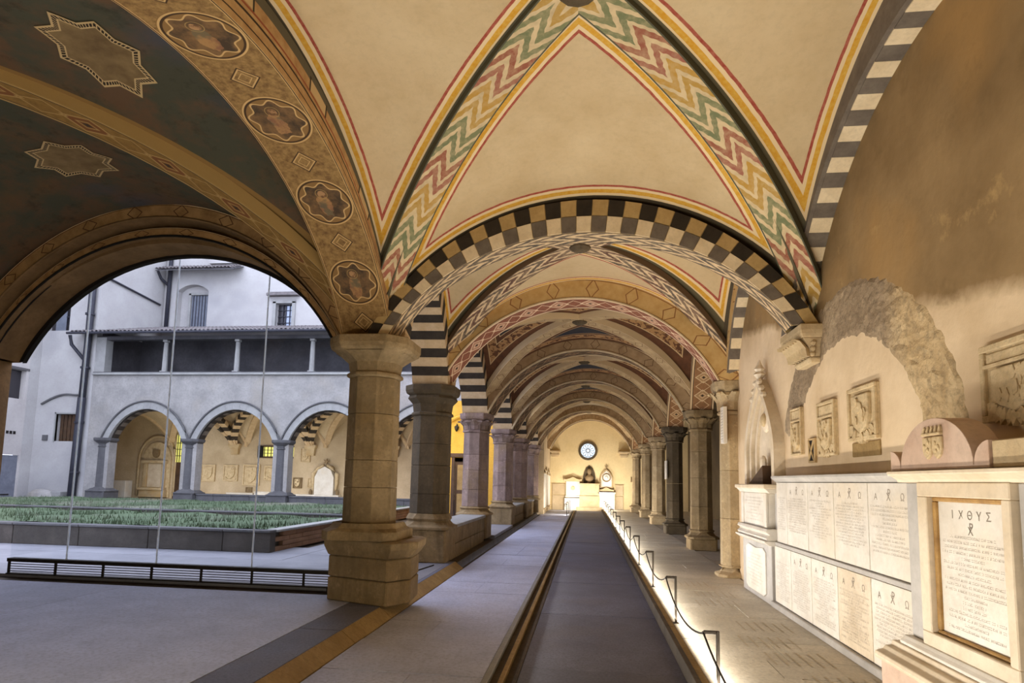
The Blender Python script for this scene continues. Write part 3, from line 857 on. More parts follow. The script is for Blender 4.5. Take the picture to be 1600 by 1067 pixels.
# medallion arch between the first bay and the painted bay
S, pt, ts, L = arch((-2.98, 1.4), (-2.93, 7.95), 3.14, 1.61, 3.30, 2.05, ZS, -.30, .40, 'broad arch painted underneath with a row of round medallions', M['medallion'], M['side_band'], n=48, name='painted_arch')
# arches of the courtyard arcade, striped
sl = ['striped arcade arch from the corner pier to the dark pier', 'striped black and cream arcade arch above the third courtyard pier', 'striped arcade arch between third and fourth courtyard piers', 'striped arcade arch between fourth and fifth courtyard piers', 'farthest striped arcade arch on the courtyard side']
for i in range(5):
    a, b = LP[i], LP[i+1]; h = math.dist(a, b)/2
    S, pt, ts, L = arch(a, b, h-.36, 1.45, h-.06, 1.95, ZS, -.34, .34, sl[i], M['strip_cream'], M['strip_cream'], n=30, name='arcade_arch', group='striped arcade arches')
    voussoirs(S, pt, ts, L, 25, 1, -.355, .355, lambda k, r: M['strip_black'] if k % 2 else M['strip_cream'], name='stripe_stone', f0=-.06, f1=1.0, gap=.002)
for i in range(1, 6):
    a, b = RP[i], RP[i+1]; h = math.dist(a, b)/2
    arch(a, b, h-.3, 1.5, h-.06, 1.95, ZS, -.28, .28, ['nearest arcade arch on the tomb side, hexagons painted underneath', 'second arcade arch on the tomb side with hexagon band', 'third arcade arch on the tomb side with hexagon band', 'fourth arcade arch on the tomb side', 'farthest arcade arch on the tomb side'][i-1], M['soffit_hex'], M['face_stone'], n=26, name='arcade_arch', group='painted arcade arches')
# wall arches over the tombs
S, pt, ts, L = arch((2.65, 1.85), (2.65, 7.62), 2.84, 1.86, 3.06, 2.24, ZS, 0.02, .26, 'wall arch with one row of grey and white squares above the tombs', M['sq_grey'], M['sq_grey'], name='wall_arch')
voussoirs(S, pt, ts, L, 42, 1, .0, .215, lambda k, r: M['sq_grey'] if k % 2 else M['sq_white'], name='painted_square', f0=-.04, f1=.3, gap=.001)
S, pt, ts, L = arch((2.65, 7.5), (2.65, 11.35), 1.66, 1.62, 1.86, 1.98, ZS, 0.02, .2, 'smaller checked wall arch above the pointed niche', M['sq_grey'], M['face_ochre'], name='wall_arch')
voussoirs(S, pt, ts, L, 26, 1, .0, .17, lambda k, r: M['sq_grey'] if k % 2 else M['sq_white'], name='painted_square', f0=-.04, f1=.3, gap=.001)

# ------------------------------------------------------------------ painted bay on the courtyard side
BL = Bay(-9.4, -2.95, 1.4, 1.4, 8.0, 8.0, ZS, 1.9, 2.02, 2.02, 2.08, 2.04)
vault(BL, M['web_star'], M['rib_fresco'], .2, .10, (.3, .05, .3, .42), n=20)
def star_panel(cx, cy, rx, ry, label):
    mb = MB(); NR, NA = 10, 96
    pol = []
    for k in range(NA):
        a = 2*pi*k/NA
        c, s = abs(math.cos(a)), abs(math.sin(a))
        sq = 1/max(c, s); a2 = a+pi/4; c2, s2 = abs(math.cos(a2)), abs(math.sin(a2)); sq2 = 1/max(c2, s2)
        pol.append((math.cos(a), math.sin(a), max(sq, sq2)))
    def pnt(j, k):
        c, s, r = pol[k % NA]; f = j/NR
        x, y = cx+c*r*rx*f, cy+s*r*ry*f
        u, v = BL.uv_of(x, y)
        return (x, y, BL.z(u, v)-.012)
    for j in range(NR):
        for k in range(NA):
            u0, u1, w0, w1 = j/NR, (j+1)/NR, k/8., (k+1)/8.
            if j == 0: mb.add([pnt(0, k), pnt(1, k), pnt(1, k+1)], [(0, 1, 2)], [[(0, w0), (u1, w0), (u1, w1)]])
            else: mb.add([pnt(j, k), pnt(j+1, k), pnt(j+1, k+1), pnt(j, k+1)], [(0, 1, 2, 3)], [[(u0, w0), (u1, w0), (u1, w1), (u0, w1)]])
    o = mk('star_panel', mb, 'star', None, recalc=False)
    return tag(o, label, 'painting', 'star panels of the painted vault')
star_panel(-4.56, 4.80, .29, .40, 'large eight pointed star panel beside the medallion arch')
star_panel(-6.40, 6.50, .38, .30, 'fainter eight pointed star panel above the courtyard opening')
# wall above the courtyard opening
P = lambda s, z, d: (s, 8.02+d, z)
mk('wall_courtyard', holed_wall(-9.9, -3.0, 3.3, 6.3, [dict(a=-8.96, b=-3.44, z0=3.3, z1=3.3, rise=1.70, K=1.07)], P, .5), 'arch_umber', kind='structure')
box('wall_courtyard', -9.9, -9.12, 8.02, 8.52, 0, 3.3, 'arch_umber', kind='structure', bev=0)
arch((-8.98, 8.02), (-3.42, 8.02), 2.98, 2.05, 3.22, 2.26, 3.22, -.26, .05, 'brown moulded arch around the courtyard opening', M['arch_umber'], M['arch_brown'], n=44, name='opening_arch', faces=(1, 0), lip=(.02, M['arch_umber']))
arch((-8.98, 8.02), (-3.42, 8.02), 2.80, 1.80, 2.90, 1.93, 3.26, -.10, .02, 'inner brown ring of the courtyard opening', M['arch_umber'], M['arch_brown'], n=44, name='opening_ring', faces=(1, 0), lip=(.018, M['dark']))
S, pt, ts, L = arch((-8.98, 8.50), (-3.42, 8.50), 2.70, 1.66, 2.78, 1.72, 3.3, -.02, .06, 'thin black frame following the curve of the courtyard opening', M['dark'], M['dark'], n=44, name='glazing_frame')
pier(-9.82, 7.80, 'pier at the far side of the courtyard opening, cut by the picture edge', pm, a=.33, zb=.6, capw=.52, leaves=False)
# glass screen with slotted foot
gs = empty('glass_screen', (-6.1, 8.62, 0), 'clear glass screen across the courtyard opening on a black slotted foot', 'glass wall')
box('foot_rail', -8.9, -3.25, 8.56, 8.68, .19, .245, 'iron', gs, bev=.006)
box('foot_rail', -8.9, -3.25, 8.56, 8.68, .0, .02, 'iron', gs, bev=.004)
for k in range(4): box('slot_bar', -8.88, -3.27, 8.58, 8.60, .045+.036*k, .055+.036*k, 'iron', gs, bev=0)
for k in range(8): box('foot_post', -8.88+.80*k, -8.855+.80*k, 8.565, 8.60, .0, .2, 'iron', gs, bev=.003)
gx = [-8.9, -7.93, -6.43, -4.90, -3.25]
for a, b in zip(gx, gx[1:]):
    box('glass_pane', a+.004, b-.004, 8.612, 8.624, .24, 5.12, 'glass', gs, bev=0)
for a in gx[1:-1]:
    box('glass_joint', a-.007, a+.007, 8.606, 8.63, .24, 5.12, 'seam', gs, bev=0)

# low walls between the courtyard piers
def low_wall(y0, y1, x, label):
    root = empty('low_wall', (x-.35, (y0+y1)/2, -.12), label, 'low wall')
    y = y0
    while y < y1-.01:
        y2 = min(y+random.uniform(.9, 1.4), y1)
        if y1-y2 < .5: y2 = y1
        z = -.12
        for h in (.36, .34):
            o = .0
            box('wall_stone', x-.62, x-random.uniform(0, .01), y+.004, y2-.004, z+.003, z+h-.003, 'pier', root, bev=.012); z += h
        box('coping_stone', x-.68, x+.03, y+.003, y2-.003, z, z+.07, 'court_pale', root, bev=.01); y = y2
low_wall(12.47, 16.55, -2.76, 'low stone wall with pale coping between second and third courtyard piers')
low_wall(22.65, 26.55, -2.72, 'farther low stone wall between fourth and fifth courtyard piers')
low_wall(27.45, 31.1, -2.68, 'farthest low stone wall on the courtyard side')
box('threshold_slab', -3.7, -2.61, 8.6, 11.5, -.15, .004, 'paving_court', fl, bev=.01)
box('threshold_slab', -3.7, -2.6, 17.45, 21.75, -.15, .03, 'paving_court', fl, bev=.01)

# ------------------------------------------------------------------ enclosing walls and roofs
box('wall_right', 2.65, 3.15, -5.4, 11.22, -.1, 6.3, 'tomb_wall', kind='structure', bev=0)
box('wall_back', -10, 3.2, -5.7, -5.3, -.2, 6.3, 'dim_wall', kind='structure', bev=0)
box('wall_left', -10.3, -9.9, -5.4, 8.5, -.1, 6.3, 'dim_wall', kind='structure', bev=0)
box('ceiling', -9.9, 2.65, -5.3, 1.15, 5.4, 5.5, 'dim_wall', kind='structure', bev=0)
box('roof', -10.3, 6.4, -5.7, 8.55, 6.3, 6.45, 'roof', kind='structure', bev=0)
box('roof', -3.75, 6.4, 8.55, 38.2, 6.3, 6.45, 'roof', kind='structure', bev=0)
box('wall_left', -3.72, -3.48, 8.55, 38, 5.35, 6.3, 'court_stone', kind='structure', bev=0)
box('wall_left', -2.95, -2.25, 32.05, 37.5, -.15, 5.6, 'cream_wall', kind='structure', bev=0)
box('wall_aisle', 6.0, 6.3, 11.2, 38, -.1, 6.3, 'dim_wall', kind='structure', bev=0)
box('wall_aisle', 3.15, 6.3, 10.9, 11.22, -.1, 6.3, 'dim_wall', kind='structure', bev=0)
box('ceiling', 3.0, 6.2, 11.2, 38, 5.5, 5.6, 'dim_wall', kind='structure', bev=0)
box('wall_end', -3.0, 6.3, 37.5, 38.0, -.2, 6.3, 'end_wall', kind='structure', bev=0)

# ------------------------------------------------------------------ tablets and tombs on the right
TXT = {}
def wtext(body, y, z, x, size, m, parent, name='lettering'):
    key = (body, m.name)
    if key not in TXT:
        cu = D.curves.new('letters', 'FONT'); cu.body = body; cu.size = 1.0; cu.align_x = 'CENTER'; cu.resolution_u = 3
        t = D.objects.new('letters', cu); COL.objects.link(t); bpy.context.view_layer.update()
        me = D.meshes.new_from_object(t); me.materials.clear(); me.materials.append(m); TXT[key] = me
        D.objects.remove(t)
    o = D.objects.new(name, TXT[key]); COL.objects.link(o); o.parent = parent
    p = Vector((x, y, z))-wloc(parent); k = size
    o.matrix_local = Matrix(((0, 0, -k, p.x), (-k, 0, 0, p.y), (0, k, 0, p.z), (0, 0, 0, 1)))
    return o
def inscription(parent, x, y0, y1, z0, z1, lines, seed, h=.016, m='ink', name='inscription'):
    """rows of worn, unreadable engraved strokes"""
    rnd = random.Random(seed); mb = MB(); c = (y0+y1)/2
    for k in range(lines):
        z = z1-(z1-z0)*(k+.5)/lines
        w = (y1-y0)*rnd.choice([.98, .95, .9, .85, .7, .5, .35])
        y = c-w/2
        while y < c+w/2:
            ww = rnd.uniform(.006, .011)
            if rnd.random() < .14: y += .012
            hh = h*rnd.uniform(.8, 1.0)
            kind = rnd.random()
            if kind < .5: mb.add([(x, y, z), (x, y+ww*.3, z), (x, y+ww*.3, z+hh), (x, y, z+hh)], [(0, 1, 2, 3)])
            if kind > .3: mb.add([(x, y, z), (x, y+ww*.7, z), (x, y+ww*.7, z+hh*.22), (x, y, z+hh*.22)], [(0, 1, 2, 3)])
            if kind > .6: mb.add([(x, y, z+hh*.8), (x, y+ww*.7, z+hh*.8), (x, y+ww*.7, z+hh), (x, y, z+hh)], [(0, 1, 2, 3)])
            y += ww+.003
    return mk(name, mb, m, parent, recalc=False, kind='stuff')
def chi_rho(parent, y, z, x, s, m):
    wtext('X', y, z, x, s, m, parent, 'chi_rho'); wtext('P', y-.1*s, z+.28*s, x, s*1.05, m, parent, 'chi_rho')
dado = empty('tablet_dado', (2.6, 6.8, 0), 'grey marble framework holding two rows of white memorial tablets', 'wall panelling')
box('backing', 2.525, 2.655, 4.9, 8.66, .02, 1.66, 'marble_grey', dado, bev=.004)
box('plinth', 2.455, 2.65, 4.9, 8.70, .0, .075, 'marble_grey', dado, bev=.008)
box('middle_band', 2.488, 2.65, 4.9, 8.64, .815, .862, 'marble_grey', dado, bev=.006)
mk('cornice', MB().prism([(2.655, 1.652), (2.50, 1.652), (2.47, 1.68), (2.445, 1.70), (2.445, 1.73), (2.655, 1.73)], lambda a, b, h: (a, h, b), 4.93, 8.55), 'marble_grey', dado, bev=.004)
up = [8.50, 8.08, 7.35, 6.61, 5.84, 5.07]; lo = [8.63, 7.98, 7.29, 6.57, 5.84, 5.07]
wu = ['narrow white tablet at the far end of the upper row, next to the pointed niche', 'closely lettered white tablet, second of the upper row from the niche', 'white tablet in the middle of the upper row', 'white tablet with big letters, second of the upper row from the tall tomb', 'white tablet at the tall tomb, upper row']
wl = ['lower row tablet next to the niche, with full even lettering', 'lower row tablet with a small heading, second from the niche', 'white tablet in the middle of the lower row', 'yellowish lower row tablet, second from the tall tomb', 'lower row tablet right beside the tall tomb, big spaced letters']
for row, (ys, zz, zt, labs) in enumerate(((up, .875, 1.645, wu), (lo, .085, .808, wl))):
    for k in range(5):
        ya, yb = ys[k+1]+.006, ys[k]-.006
        t = empty('memorial_tablet', (2.51, (ya+yb)/2, zz), labs[k], 'memorial tablet', 'white tablets of the wall')
        box('slab', 2.497, 2.53, ya, yb, zz, zt, 'marble' if (row, k) != (1, 3) else 'marble_ivory', t, bev=.003)
        yc = (ya+yb)/2; w = yb-ya; x = 2.4955
        if k > 0:
            wtext('A', yc+w*.30, zt-.145, x, .085, M['ink'], t); wtext('\u03a9', yc-w*.30, zt-.145, x, .085, M['ink'], t)
            chi_rho(t, yc+.0, zt-.15, x, .10, M['ink'])
        inscription(t, x, ya+.04, yb-.04, zz+(.06 if row else .16), zt-.19, (18 if row else 15)-(k == 4)*3, 100+row*10+k, h=.017)

# the tall tomb
tt = empty('wall_tomb', (2.45, 4.25, 0), 'tall marble wall tomb with half round top, double shield and long inscription', 'tomb')
def yprism(name, prof, y0, y1, m, bev=.004): return mk(name, MB().prism(prof, lambda a, b, h: (a, h, b), y0, y1), m, tt, bev=bev)
yprism('pedestal', [(2.66, 0), (2.16, 0), (2.16, .36), (2.66, .36)], 3.5, 4.93, 'marble_pink')
yprism('pedestal_moulding', [(2.66, .36), (2.13, .36), (2.12, .385), (2.13, .41), (2.18, .425), (2.20, .45), (2.24, .455), (2.25, .49), (2.66, .49)], 3.48, 4.95, 'marble_ivory')
yprism('pedestal_moulding', [(2.66, .49), (2.265, .49), (2.26, .51), (2.28, .53), (2.295, .55), (2.66, .55)], 3.54, 4.86, 'marble')
box('side_pier', 2.34, 2.655, 4.62, 4.84, .55, 1.645, 'marble_grey', tt, bev=.008)
box('side_pier', 2.34, 2.655, 3.40, 3.66, .55, 1.645, 'marble_grey', tt, bev=.008)
box('core', 2.372, 2.655, 3.66, 4.62, .55, 1.645, 'marble', tt, bev=.004)
yf0, yf1, zf0, zf1 = 3.67, 4.62, .55, 1.645
for a, b, c, d_ in ((yf0, yf1, zf1-.095, zf1), (yf0, yf1, zf0, zf0+.095), (yf0, yf0+.075, zf0+.095, zf1-.095), (yf1-.115, yf1, zf0+.095, zf1-.095)):
    box('frame', 2.30, 2.374, a, b, c, d_, 'marble_ivory', tt, bev=.006)
for a, b, c, d_ in ((yf0+.075, yf1-.115, zf1-.125, zf1-.095), (yf0+.075, yf1-.115, zf0+.095, zf0+.12), (yf0+.075, yf0+.10, zf0+.12, zf1-.125), (yf1-.15, yf1-.115, zf0+.12, zf1-.125)):
    box('gilt_moulding', 2.335, 2.374, a, b, c, d_, 'gold', tt, bev=.008)
box('inscription_slab', 2.358, 2.374, yf0+.10, yf1-.15, zf0+.12, zf1-.125, 'marble', tt, bev=.002)
yprism('cornice', [(2.66, 1.645), (2.31, 1.645), (2.30, 1.665), (2.27, 1.685), (2.235, 1.70), (2.235, 1.725), (2.66, 1.725)], 3.36, 4.90, 'marble_ivory')
yc, zb = 4.24, 1.73
poly = [(4.90, zb)]
yc = 4.335
for k in range(9): a = pi/2*k/8; poly.append((4.90-.14*math.sin(a), zb+.02+.125*math.cos(a)))
for k in range(25): a = pi*k/24; poly.append((yc+.42*math.cos(a), zb+.02+.32*math.sin(a)))
for k in range(9): a = pi/2*(1-k/8); poly.append((3.77+.14*math.sin(a), zb+.02+.14*math.cos(a)))
poly += [(3.77, zb)]
mk('pediment', MB().prism(poly, lambda a, b, h: (h, a, b), 2.27, 2.45), 'marble_pink', tt, bev=.006)
box('corner_block', 2.285, 2.5, 3.36, 3.766, zb, zb+.155, 'sand', tt, bev=.006)
def shield_poly(y, z, w, h):
    return [(y-w/2, z), (y-w/2, z-h*.55), (y-w*.36, z-h*.82), (y, z-h), (y+w*.36, z-h*.82), (y+w/2, z-h*.55), (y+w/2, z)]
for k, y in enumerate((4.375, 4.26)):
    s = mk('shield', MB().prism(shield_poly(y, 1.945, .105, .15), lambda a, b, h: (h, a, b), 2.252, 2.275), 'relief', tt, bev=.006)
    for j in range(5):
        a = random.uniform(-.03, .03); b = random.uniform(-.10, -.02)
        mk('charge', MB().ball((2.25, y+a, 1.945+b), .014, 6, 4, (.5, 1, 1)), 'relief', s)
cr = mk('crown', MB().box(2.245, 2.275, 4.21, 4.425, 1.952, 1.972), 'relief', tt, bev=.004)
for j in range(5):
    y = 4.225+j*.046
    mk('crown_point', MB().loft([[(2.262+dx, y+dy, z) for dx, dy in ((-.012, -.016), (.012, -.016), (.012, .016), (-.012, .016))] if z < 2.01 else [(2.262+dx, y+dy, z) for dx, dy in ((-.004, -.005), (.004, -.005), (.004, .005), (-.004, .005))] for z in (1.972, 2.016)]), 'relief', cr)
for k, (ch, y) in enumerate(zip('\u0399\u03a7\u0398\u03a5\u03a3', (4.31, 4.22, 4.13, 4.04, 3.95))):
    wtext(ch, y, 1.415, 2.3565, .075, M['ink_dark'], tt)
chi_rho(tt, 4.13, 1.32, 2.3565, .075, M['ink_dark'])
inscription(tt, 2.3565, yf0+.13, yf1-.18, .70, 1.31, 18, 5, h=.016)

# coats of arms and plaques in the wall above
def relief(y0, y1, z0, z1, label, seed, cat='coat of arms', shield=True, wreath=True, m='relief', head=0.0, m2='relief', x=2.65, parent_name='stone_relief', sgn=-1, P=None, group='carved plaques of the tomb wall', charges=14):
    rnd = random.Random(seed)
    P = P or (lambda a, b, h: (x+sgn*h, a, b))
    c = P((y0+y1)/2, z0, 0)
    root = empty(parent_name, c, label, cat, group)
    w, h = y1-y0, z1-z0
    mk('backing_slab', MB().prism([(y0, z0), (y1, z0), (y1, z1), (y0, z1)], P, -.02, .025), m, root, bev=.008)
    fr = .07*w
    for poly in ([(y0, z0), (y1, z0), (y1, z0+fr), (y0, z0+fr)], [(y0, z1-fr), (y1, z1-fr), (y1, z1), (y0, z1)], [(y0, z0+fr), (y0+fr, z0+fr), (y0+fr, z1-fr), (y0, z1-fr)], [(y1-fr, z0+fr), (y1, z0+fr), (y1, z1-fr), (y1-fr, z1-fr)]):
        mk('frame_strip', MB().prism(poly, P, .02, .05), m, root, bev=.006)
    zt = z1-fr
    if head:
        zt = z1-head
        mk('head_panel', MB().prism([(y0+fr*1.3, zt+.01), (y1-fr*1.3, zt+.01), (y1-fr*1.3, z1-fr*1.3), (y0+fr*1.3, z1-fr*1.3)], P, .02, .04), m, root, bev=.006)
        mk('frame_strip', MB().prism([(y0+fr, zt-.015), (y1-fr, zt-.015), (y1-fr, zt+.01), (y0+fr, zt+.01)], P, .02, .055), m, root, bev=.004)
    yc = (y0+y1)/2
    if shield:
        sw, sh = w*.60, (zt-z0)*.78; sz = zt-(zt-z0)*.08
        s = mk('shield', MB().prism(shield_poly(yc, sz, sw, sh), P, .02, .062), m2, root, bev=.012, bseg=2)
        for j in range(charges):
            a, b = yc+rnd.uniform(-.36, .36)*sw, sz-rnd.uniform(.12, .72)*sh
            if abs(a-yc) > sw*.5*(1-max(0, (sz-b)/sh-.5)*1.4): continue
            q = [(a+rnd.uniform(.6, 1)*.03*w*2*math.cos(t), b+rnd.uniform(.6, 1)*.045*w*2*math.sin(t)) for t in [k*pi/3 for k in range(6)]]
            mk('charge', MB().prism(q, P, .05, rnd.uniform(.066, .082)), m, s)
    if wreath:
        for j in range(16):
            t = pi*1.08+pi*.84*j/15
            a, b = yc+math.cos(t)*w*.40, z0+(zt-z0)*.36+math.sin(t)*(zt-z0)*.30
            q = [(a+math.cos(t+u)*.05*w*2*r, b+math.sin(t+u)*.05*w*2*r) for u, r in ((0, 1), (1.1, .5), (2.4, .45), (pi, .9), (4, .45), (5.2, .5))]
            mk('leaf', MB().prism(q, P, .02, rnd.uniform(.038, .056)), m, root)
    return root
relief(7.84, 8.21, 1.99, 2.585, 'narrow carved plaque with small arched head, nearest the pointed niche', 1, head=.16, wreath=False, shield=True, charges=10)
relief(6.82, 7.30, 1.94, 2.545, 'carved plaque with a worn lettered head panel, beside the small iron grille', 2, head=.17)
relief(5.87, 6.47, 2.05, 2.575, 'carved plaque with a shield in a deep frame, above a yellow stone patch', 3, head=0, m2='relief')
box('stone_patch', 2.635, 2.66, 5.88, 6.46, 1.90, 2.04, 'kerb', None, label='yellow sandstone block set below the framed shield plaque', cat='stone block')
relief(3.72, 4.37, 2.04, 2.55, 'large carved coat of arms high above the tall tomb, cut by the picture edge', 4, head=.14, charges=12)
gr = empty('wall_grille', (2.64, 7.55, 1.89), 'small iron grille with a cross bar between two carved plaques', 'grille')
box('recess', 2.628, 2.66, 7.46, 7.63, 1.90, 2.15, 'dark', gr, bev=0)
for p0, p1 in (((2.622, 7.47, 1.91), (2.622, 7.62, 2.14)), ((2.622, 7.62, 1.91), (2.622, 7.47, 2.14))): mk('cross_bar', MB().tube([p0, p1], .010, 6), 'sand', gr)
for a, b, c, d_ in ((7.44, 7.465, 1.88, 2.17), (7.625, 7.65, 1.88, 2.17), (7.465, 7.625, 1.88, 1.905), (7.465, 7.625, 2.145, 2.17)): box('frame_strip', 2.62, 2.66, a, b, c, d_, 'sand', gr, bev=.004)
# relieving arch of bare rubble in the plaster
def arc_xy(r, a): return (6.62+r*1.0*math.cos(a), 1.72+r*math.sin(a))
mb = MB()
def rub(i, j):
    a = pi*(.10+.86*i); ri, ro = 1.46, 2.05
    y, z = 6.62+(ri*1.02+(ro-ri)*j)*math.cos(a)*(1.02), 1.66+(ri+(ro-ri)*j)*math.sin(a)
    e = 0 if 0 < i < 1 and 0 < j < 1 else 1
    return (2.655 if e else 2.642+random.uniform(-.006, .006), y+random.uniform(-.02, .02)*(1-e)+e*random.uniform(-.025, .025), z+random.uniform(-.02, .02))
mb.grid(rub, 70, 9)
mk('exposed_rubble_arch', mb, 'rough', None, label='arch shaped band of bare rubble showing through the plaster above the tablets', cat='old arch', recalc=False)
# corbel of the check arch
co = empty('corbel', (2.55, 7.5, 3.02), 'carved stone corbel carrying the check arch on the tomb wall', 'corbel')
def csec(x0, dy, z): return [(2.66, 7.5-dy, z), (x0, 7.5-dy, z), (x0, 7.5+dy, z), (2.66, 7.5+dy, z)]
for nm, sec in (('corbel_foot', [csec(2.55, .24, 3.02), csec(2.53, .26, 3.06), csec(2.53, .26, 3.085)]), ('corbel_body', [csec(2.56, .25, 3.085), csec(2.52, .27, 3.2), csec(2.44, .32, 3.30)]), ('corbel_top', [csec(2.43, .34, 3.30), csec(2.41, .36, 3.34), csec(2.40, .37, 3.38), csec(2.40, .37, 3.45)])):
    mk(nm, MB().loft(sec), 'sand', co, bev=.008)
for k in range(7):
    y = 7.5-.26+.52*k/6
    mk('corbel_leaf', MB().loft([[(xx-.05, y-w, z), (xx-.085, y, z), (xx-.05, y+w, z), (xx+.0, y, z)] for xx, w, z in ((2.54, .03, 3.09), (2.52, .045, 3.18), (2.46, .045, 3.26), (2.41, .02, 3.29), (2.42, .015, 3.25))]), 'sand', co)
for k in range(3):
    z = 3.12+.06*k
    for s in (-1, 1): mk('corbel_leaf', MB().ball((2.56, 7.5+s*(.26+.02*k), z), .035, 6, 4), 'sand', co)

# pointed niche tomb
nt_ = empty('niche_tomb', (2.5, 9.36, 0), 'tall white niche tomb with pointed arch, flower finial and urn shelf', 'tomb')
NY = 9.36
def pointed(hw, zs_, h, n=12, z0=1.62):
    L = [(NY-hw, z0), (NY-hw, zs_)]
    for k in range(1, n+1):
        s = k/n; L.append((NY-hw*(1-s**1.7), zs_+h*s))
    return L+[(2*NY-y, z) for y, z in L[-2::-1]]
outs = [(.77, 1.08, 2.50), (.68, 1.01, 2.50), (.62, .96, 2.54), (.55, .90, 2.54), (.49, .85, 2.59), (.42, .80, 2.59)]
for k in range(0, 6, 2):
    o, x = outs[k], outs[k][2]; i = outs[k+1] if k+1 < 6 else None
    A_, B_ = pointed(o[0], 2.10, o[1]), pointed(outs[k+1][0]-.03, 2.10, outs[k+1][1]-.04)
    mb = MB(); n = len(A_)
    for q in range(n-1):
        vs = [(x, *A_[q]), (x, *A_[q+1]), (x-.0, *B_[q+1]), (x, *B_[q]), (2.66, *A_[q]), (2.66, *A_[q+1]), (2.66, *B_[q+1]), (2.66, *B_[q])]
        mb.add(vs, [(0, 1, 2, 3), (0, 4, 5, 1), (3, 2, 6, 7)])
    mk('arch_moulding', mb, 'marble_ivory', nt_, recalc=True)
mk('niche_back', MB().prism(pointed(.60, 2.10, .98), lambda a, b, h: (h, a, b), 2.63, 2.655), 'marble_ivory', nt_)
box('sill', 2.35, 2.655, 8.56, 10.16, 1.56, 1.62, 'marble_ivory', nt_, bev=.01)
f_ = mk('finial', MB().loft([[(2.55+r*math.cos(a), NY+r*math.sin(a), z) for a in [k*pi/4 for k in range(8)]] for r, z in ((.03, 3.16), (.05, 3.2), (.09, 3.25), (.05, 3.29), (.08, 3.33), (.04, 3.39), (.012, 3.47))]), 'marble_ivory', nt_)
for s in (-1, 1):
    for k in range(3): mk('crocket', MB().ball((2.52, NY+s*(.10+.10*k), 3.13-.11*k), .05, 6, 4), 'marble_ivory', nt_)
mk('tondo', MB().ball((2.63, NY-.02, 2.55), .17, 12, 8, (.35, 1, 1)), 'marble_ivory', nt_, smooth=True)
b = mk('portrait_relief', MB().ball((2.58, NY-.06, 2.56), .10, 10, 8, (.5, .8, 1)), 'relief', nt_, smooth=True)
mk('hanging_wreath', MB().ball((2.55, NY-.1, 1.92), .10, 8, 6, (.5, .9, 1.2)), 'marble_ivory', nt_)
mk('urn_shadow_panel', MB().prism([(NY-.46, 1.62), (NY+.3, 1.62), (NY-.44, 1.88)], lambda a, b, h: (h, a, b), 2.44, 2.58), 'wood', nt_)
def nprism(name, prof, y0, y1, m, bev=.004): return mk(name, MB().prism(prof, lambda a, b, h: (a, h, b), y0, y1), m, nt_, bev=bev)
box('tablet_block', 2.44, 2.655, 8.72, 10.06, 1.02, 1.5, 'marble', nt_, bev=.01)
nprism('cornice', [(2.655, 1.5), (2.43, 1.5), (2.40, 1.53), (2.37, 1.56), (2.655, 1.56)], 8.58, 10.14, 'marble')
nprism('moulding', [(2.655, .86), (2.40, .86), (2.38, .90), (2.43, .94), (2.38, .98), (2.40, 1.02), (2.655, 1.02)], 8.60, 10.16, 'marble')
nprism('shelf', [(2.655, .80), (2.42, .80), (2.36, .84), (2.36, .86), (2.655, .86)], 8.58, 10.2, 'marble')
box('pilaster', 2.42, 2.46, 8.72, 8.84, 1.03, 1.5, 'marble', nt_, bev=.006); box('pilaster', 2.42, 2.46, 9.94, 10.06, 1.03, 1.5, 'marble', nt_, bev=.006)
box('lower_block', 2.47, 2.655, 8.68, 10.18, .0, .80, 'marble_grey', nt_, bev=.008)
pl = [(8.92, .12), (9.02, .07), (9.84, .07), (9.94, .12), (9.94, .68), (9.80, .73), (9.43, .70), (9.05, .73), (8.92, .68)]
mk('lower_panel', MB().prism(pl, lambda a, b, h: (h, a, b), 2.452, 2.475), 'marble', nt_, bev=.006)
inscription(nt_, 2.4375, 8.9, 9.88, 1.08, 1.44, 8, 61); inscription(nt_, 2.4505, 9.0, 9.86, .14, .62, 10, 62)
# plaque hung on the half column
sg = empty('stone_plaque', (2.44, 11.1, 2.33), 'small white lettered plaque fixed on the half column', 'plaque')
box('slab', 2.37, 2.44, 11.02, 11.24, 2.33, 2.98, 'marble', sg, bev=.006)
mb = MB(); rnd = random.Random(4)
for k in range(11):
    z = 2.90-.05*k
    for j in range(4):
        y = 11.04+.045*j; mb.add([(2.3695, y, z), (2.3695, y+.03, z), (2.3695, y+.03, z+.012), (2.3695, y, z+.012)], [(0, 1, 2, 3)])
mk('inscription', mb, 'ink', sg, kind='stuff', recalc=False)
p2 = empty('stone_plaque', (2.55, 20.3, 1.9), 'small pale plaque on the blackened pier', 'plaque')
box('slab', 2.55, 2.60, 20.36, 20.66, 1.75, 2.35, 'marble', p2, bev=.006)

# engraved lines on the tomb slabs of the raised floor
for k, (y, x0) in enumerate(((3.9, 1.75), (4.55, 1.65), (5.2, 1.9), (5.9, 1.7), (6.5, 1.6), (7.2, 1.75), (8.5, 1.5), (9.2, 1.6), (10.1, 1.4))):
    mb = MB(); rnd = random.Random(k)
    for j in range(6):
        x = x0+.10*j
        yy = y
        while yy < y+.42:
            l = rnd.uniform(.02, .06); mb.add([(x, yy, .0045), (x+.02, yy, .0045), (x+.02, yy+l, .0045), (x, yy+l, .0045)], [(0, 1, 2, 3)]); yy += l+.012
    mk('floor_inscription', mb, 'ink_floor', fl, kind='stuff', recalc=False)

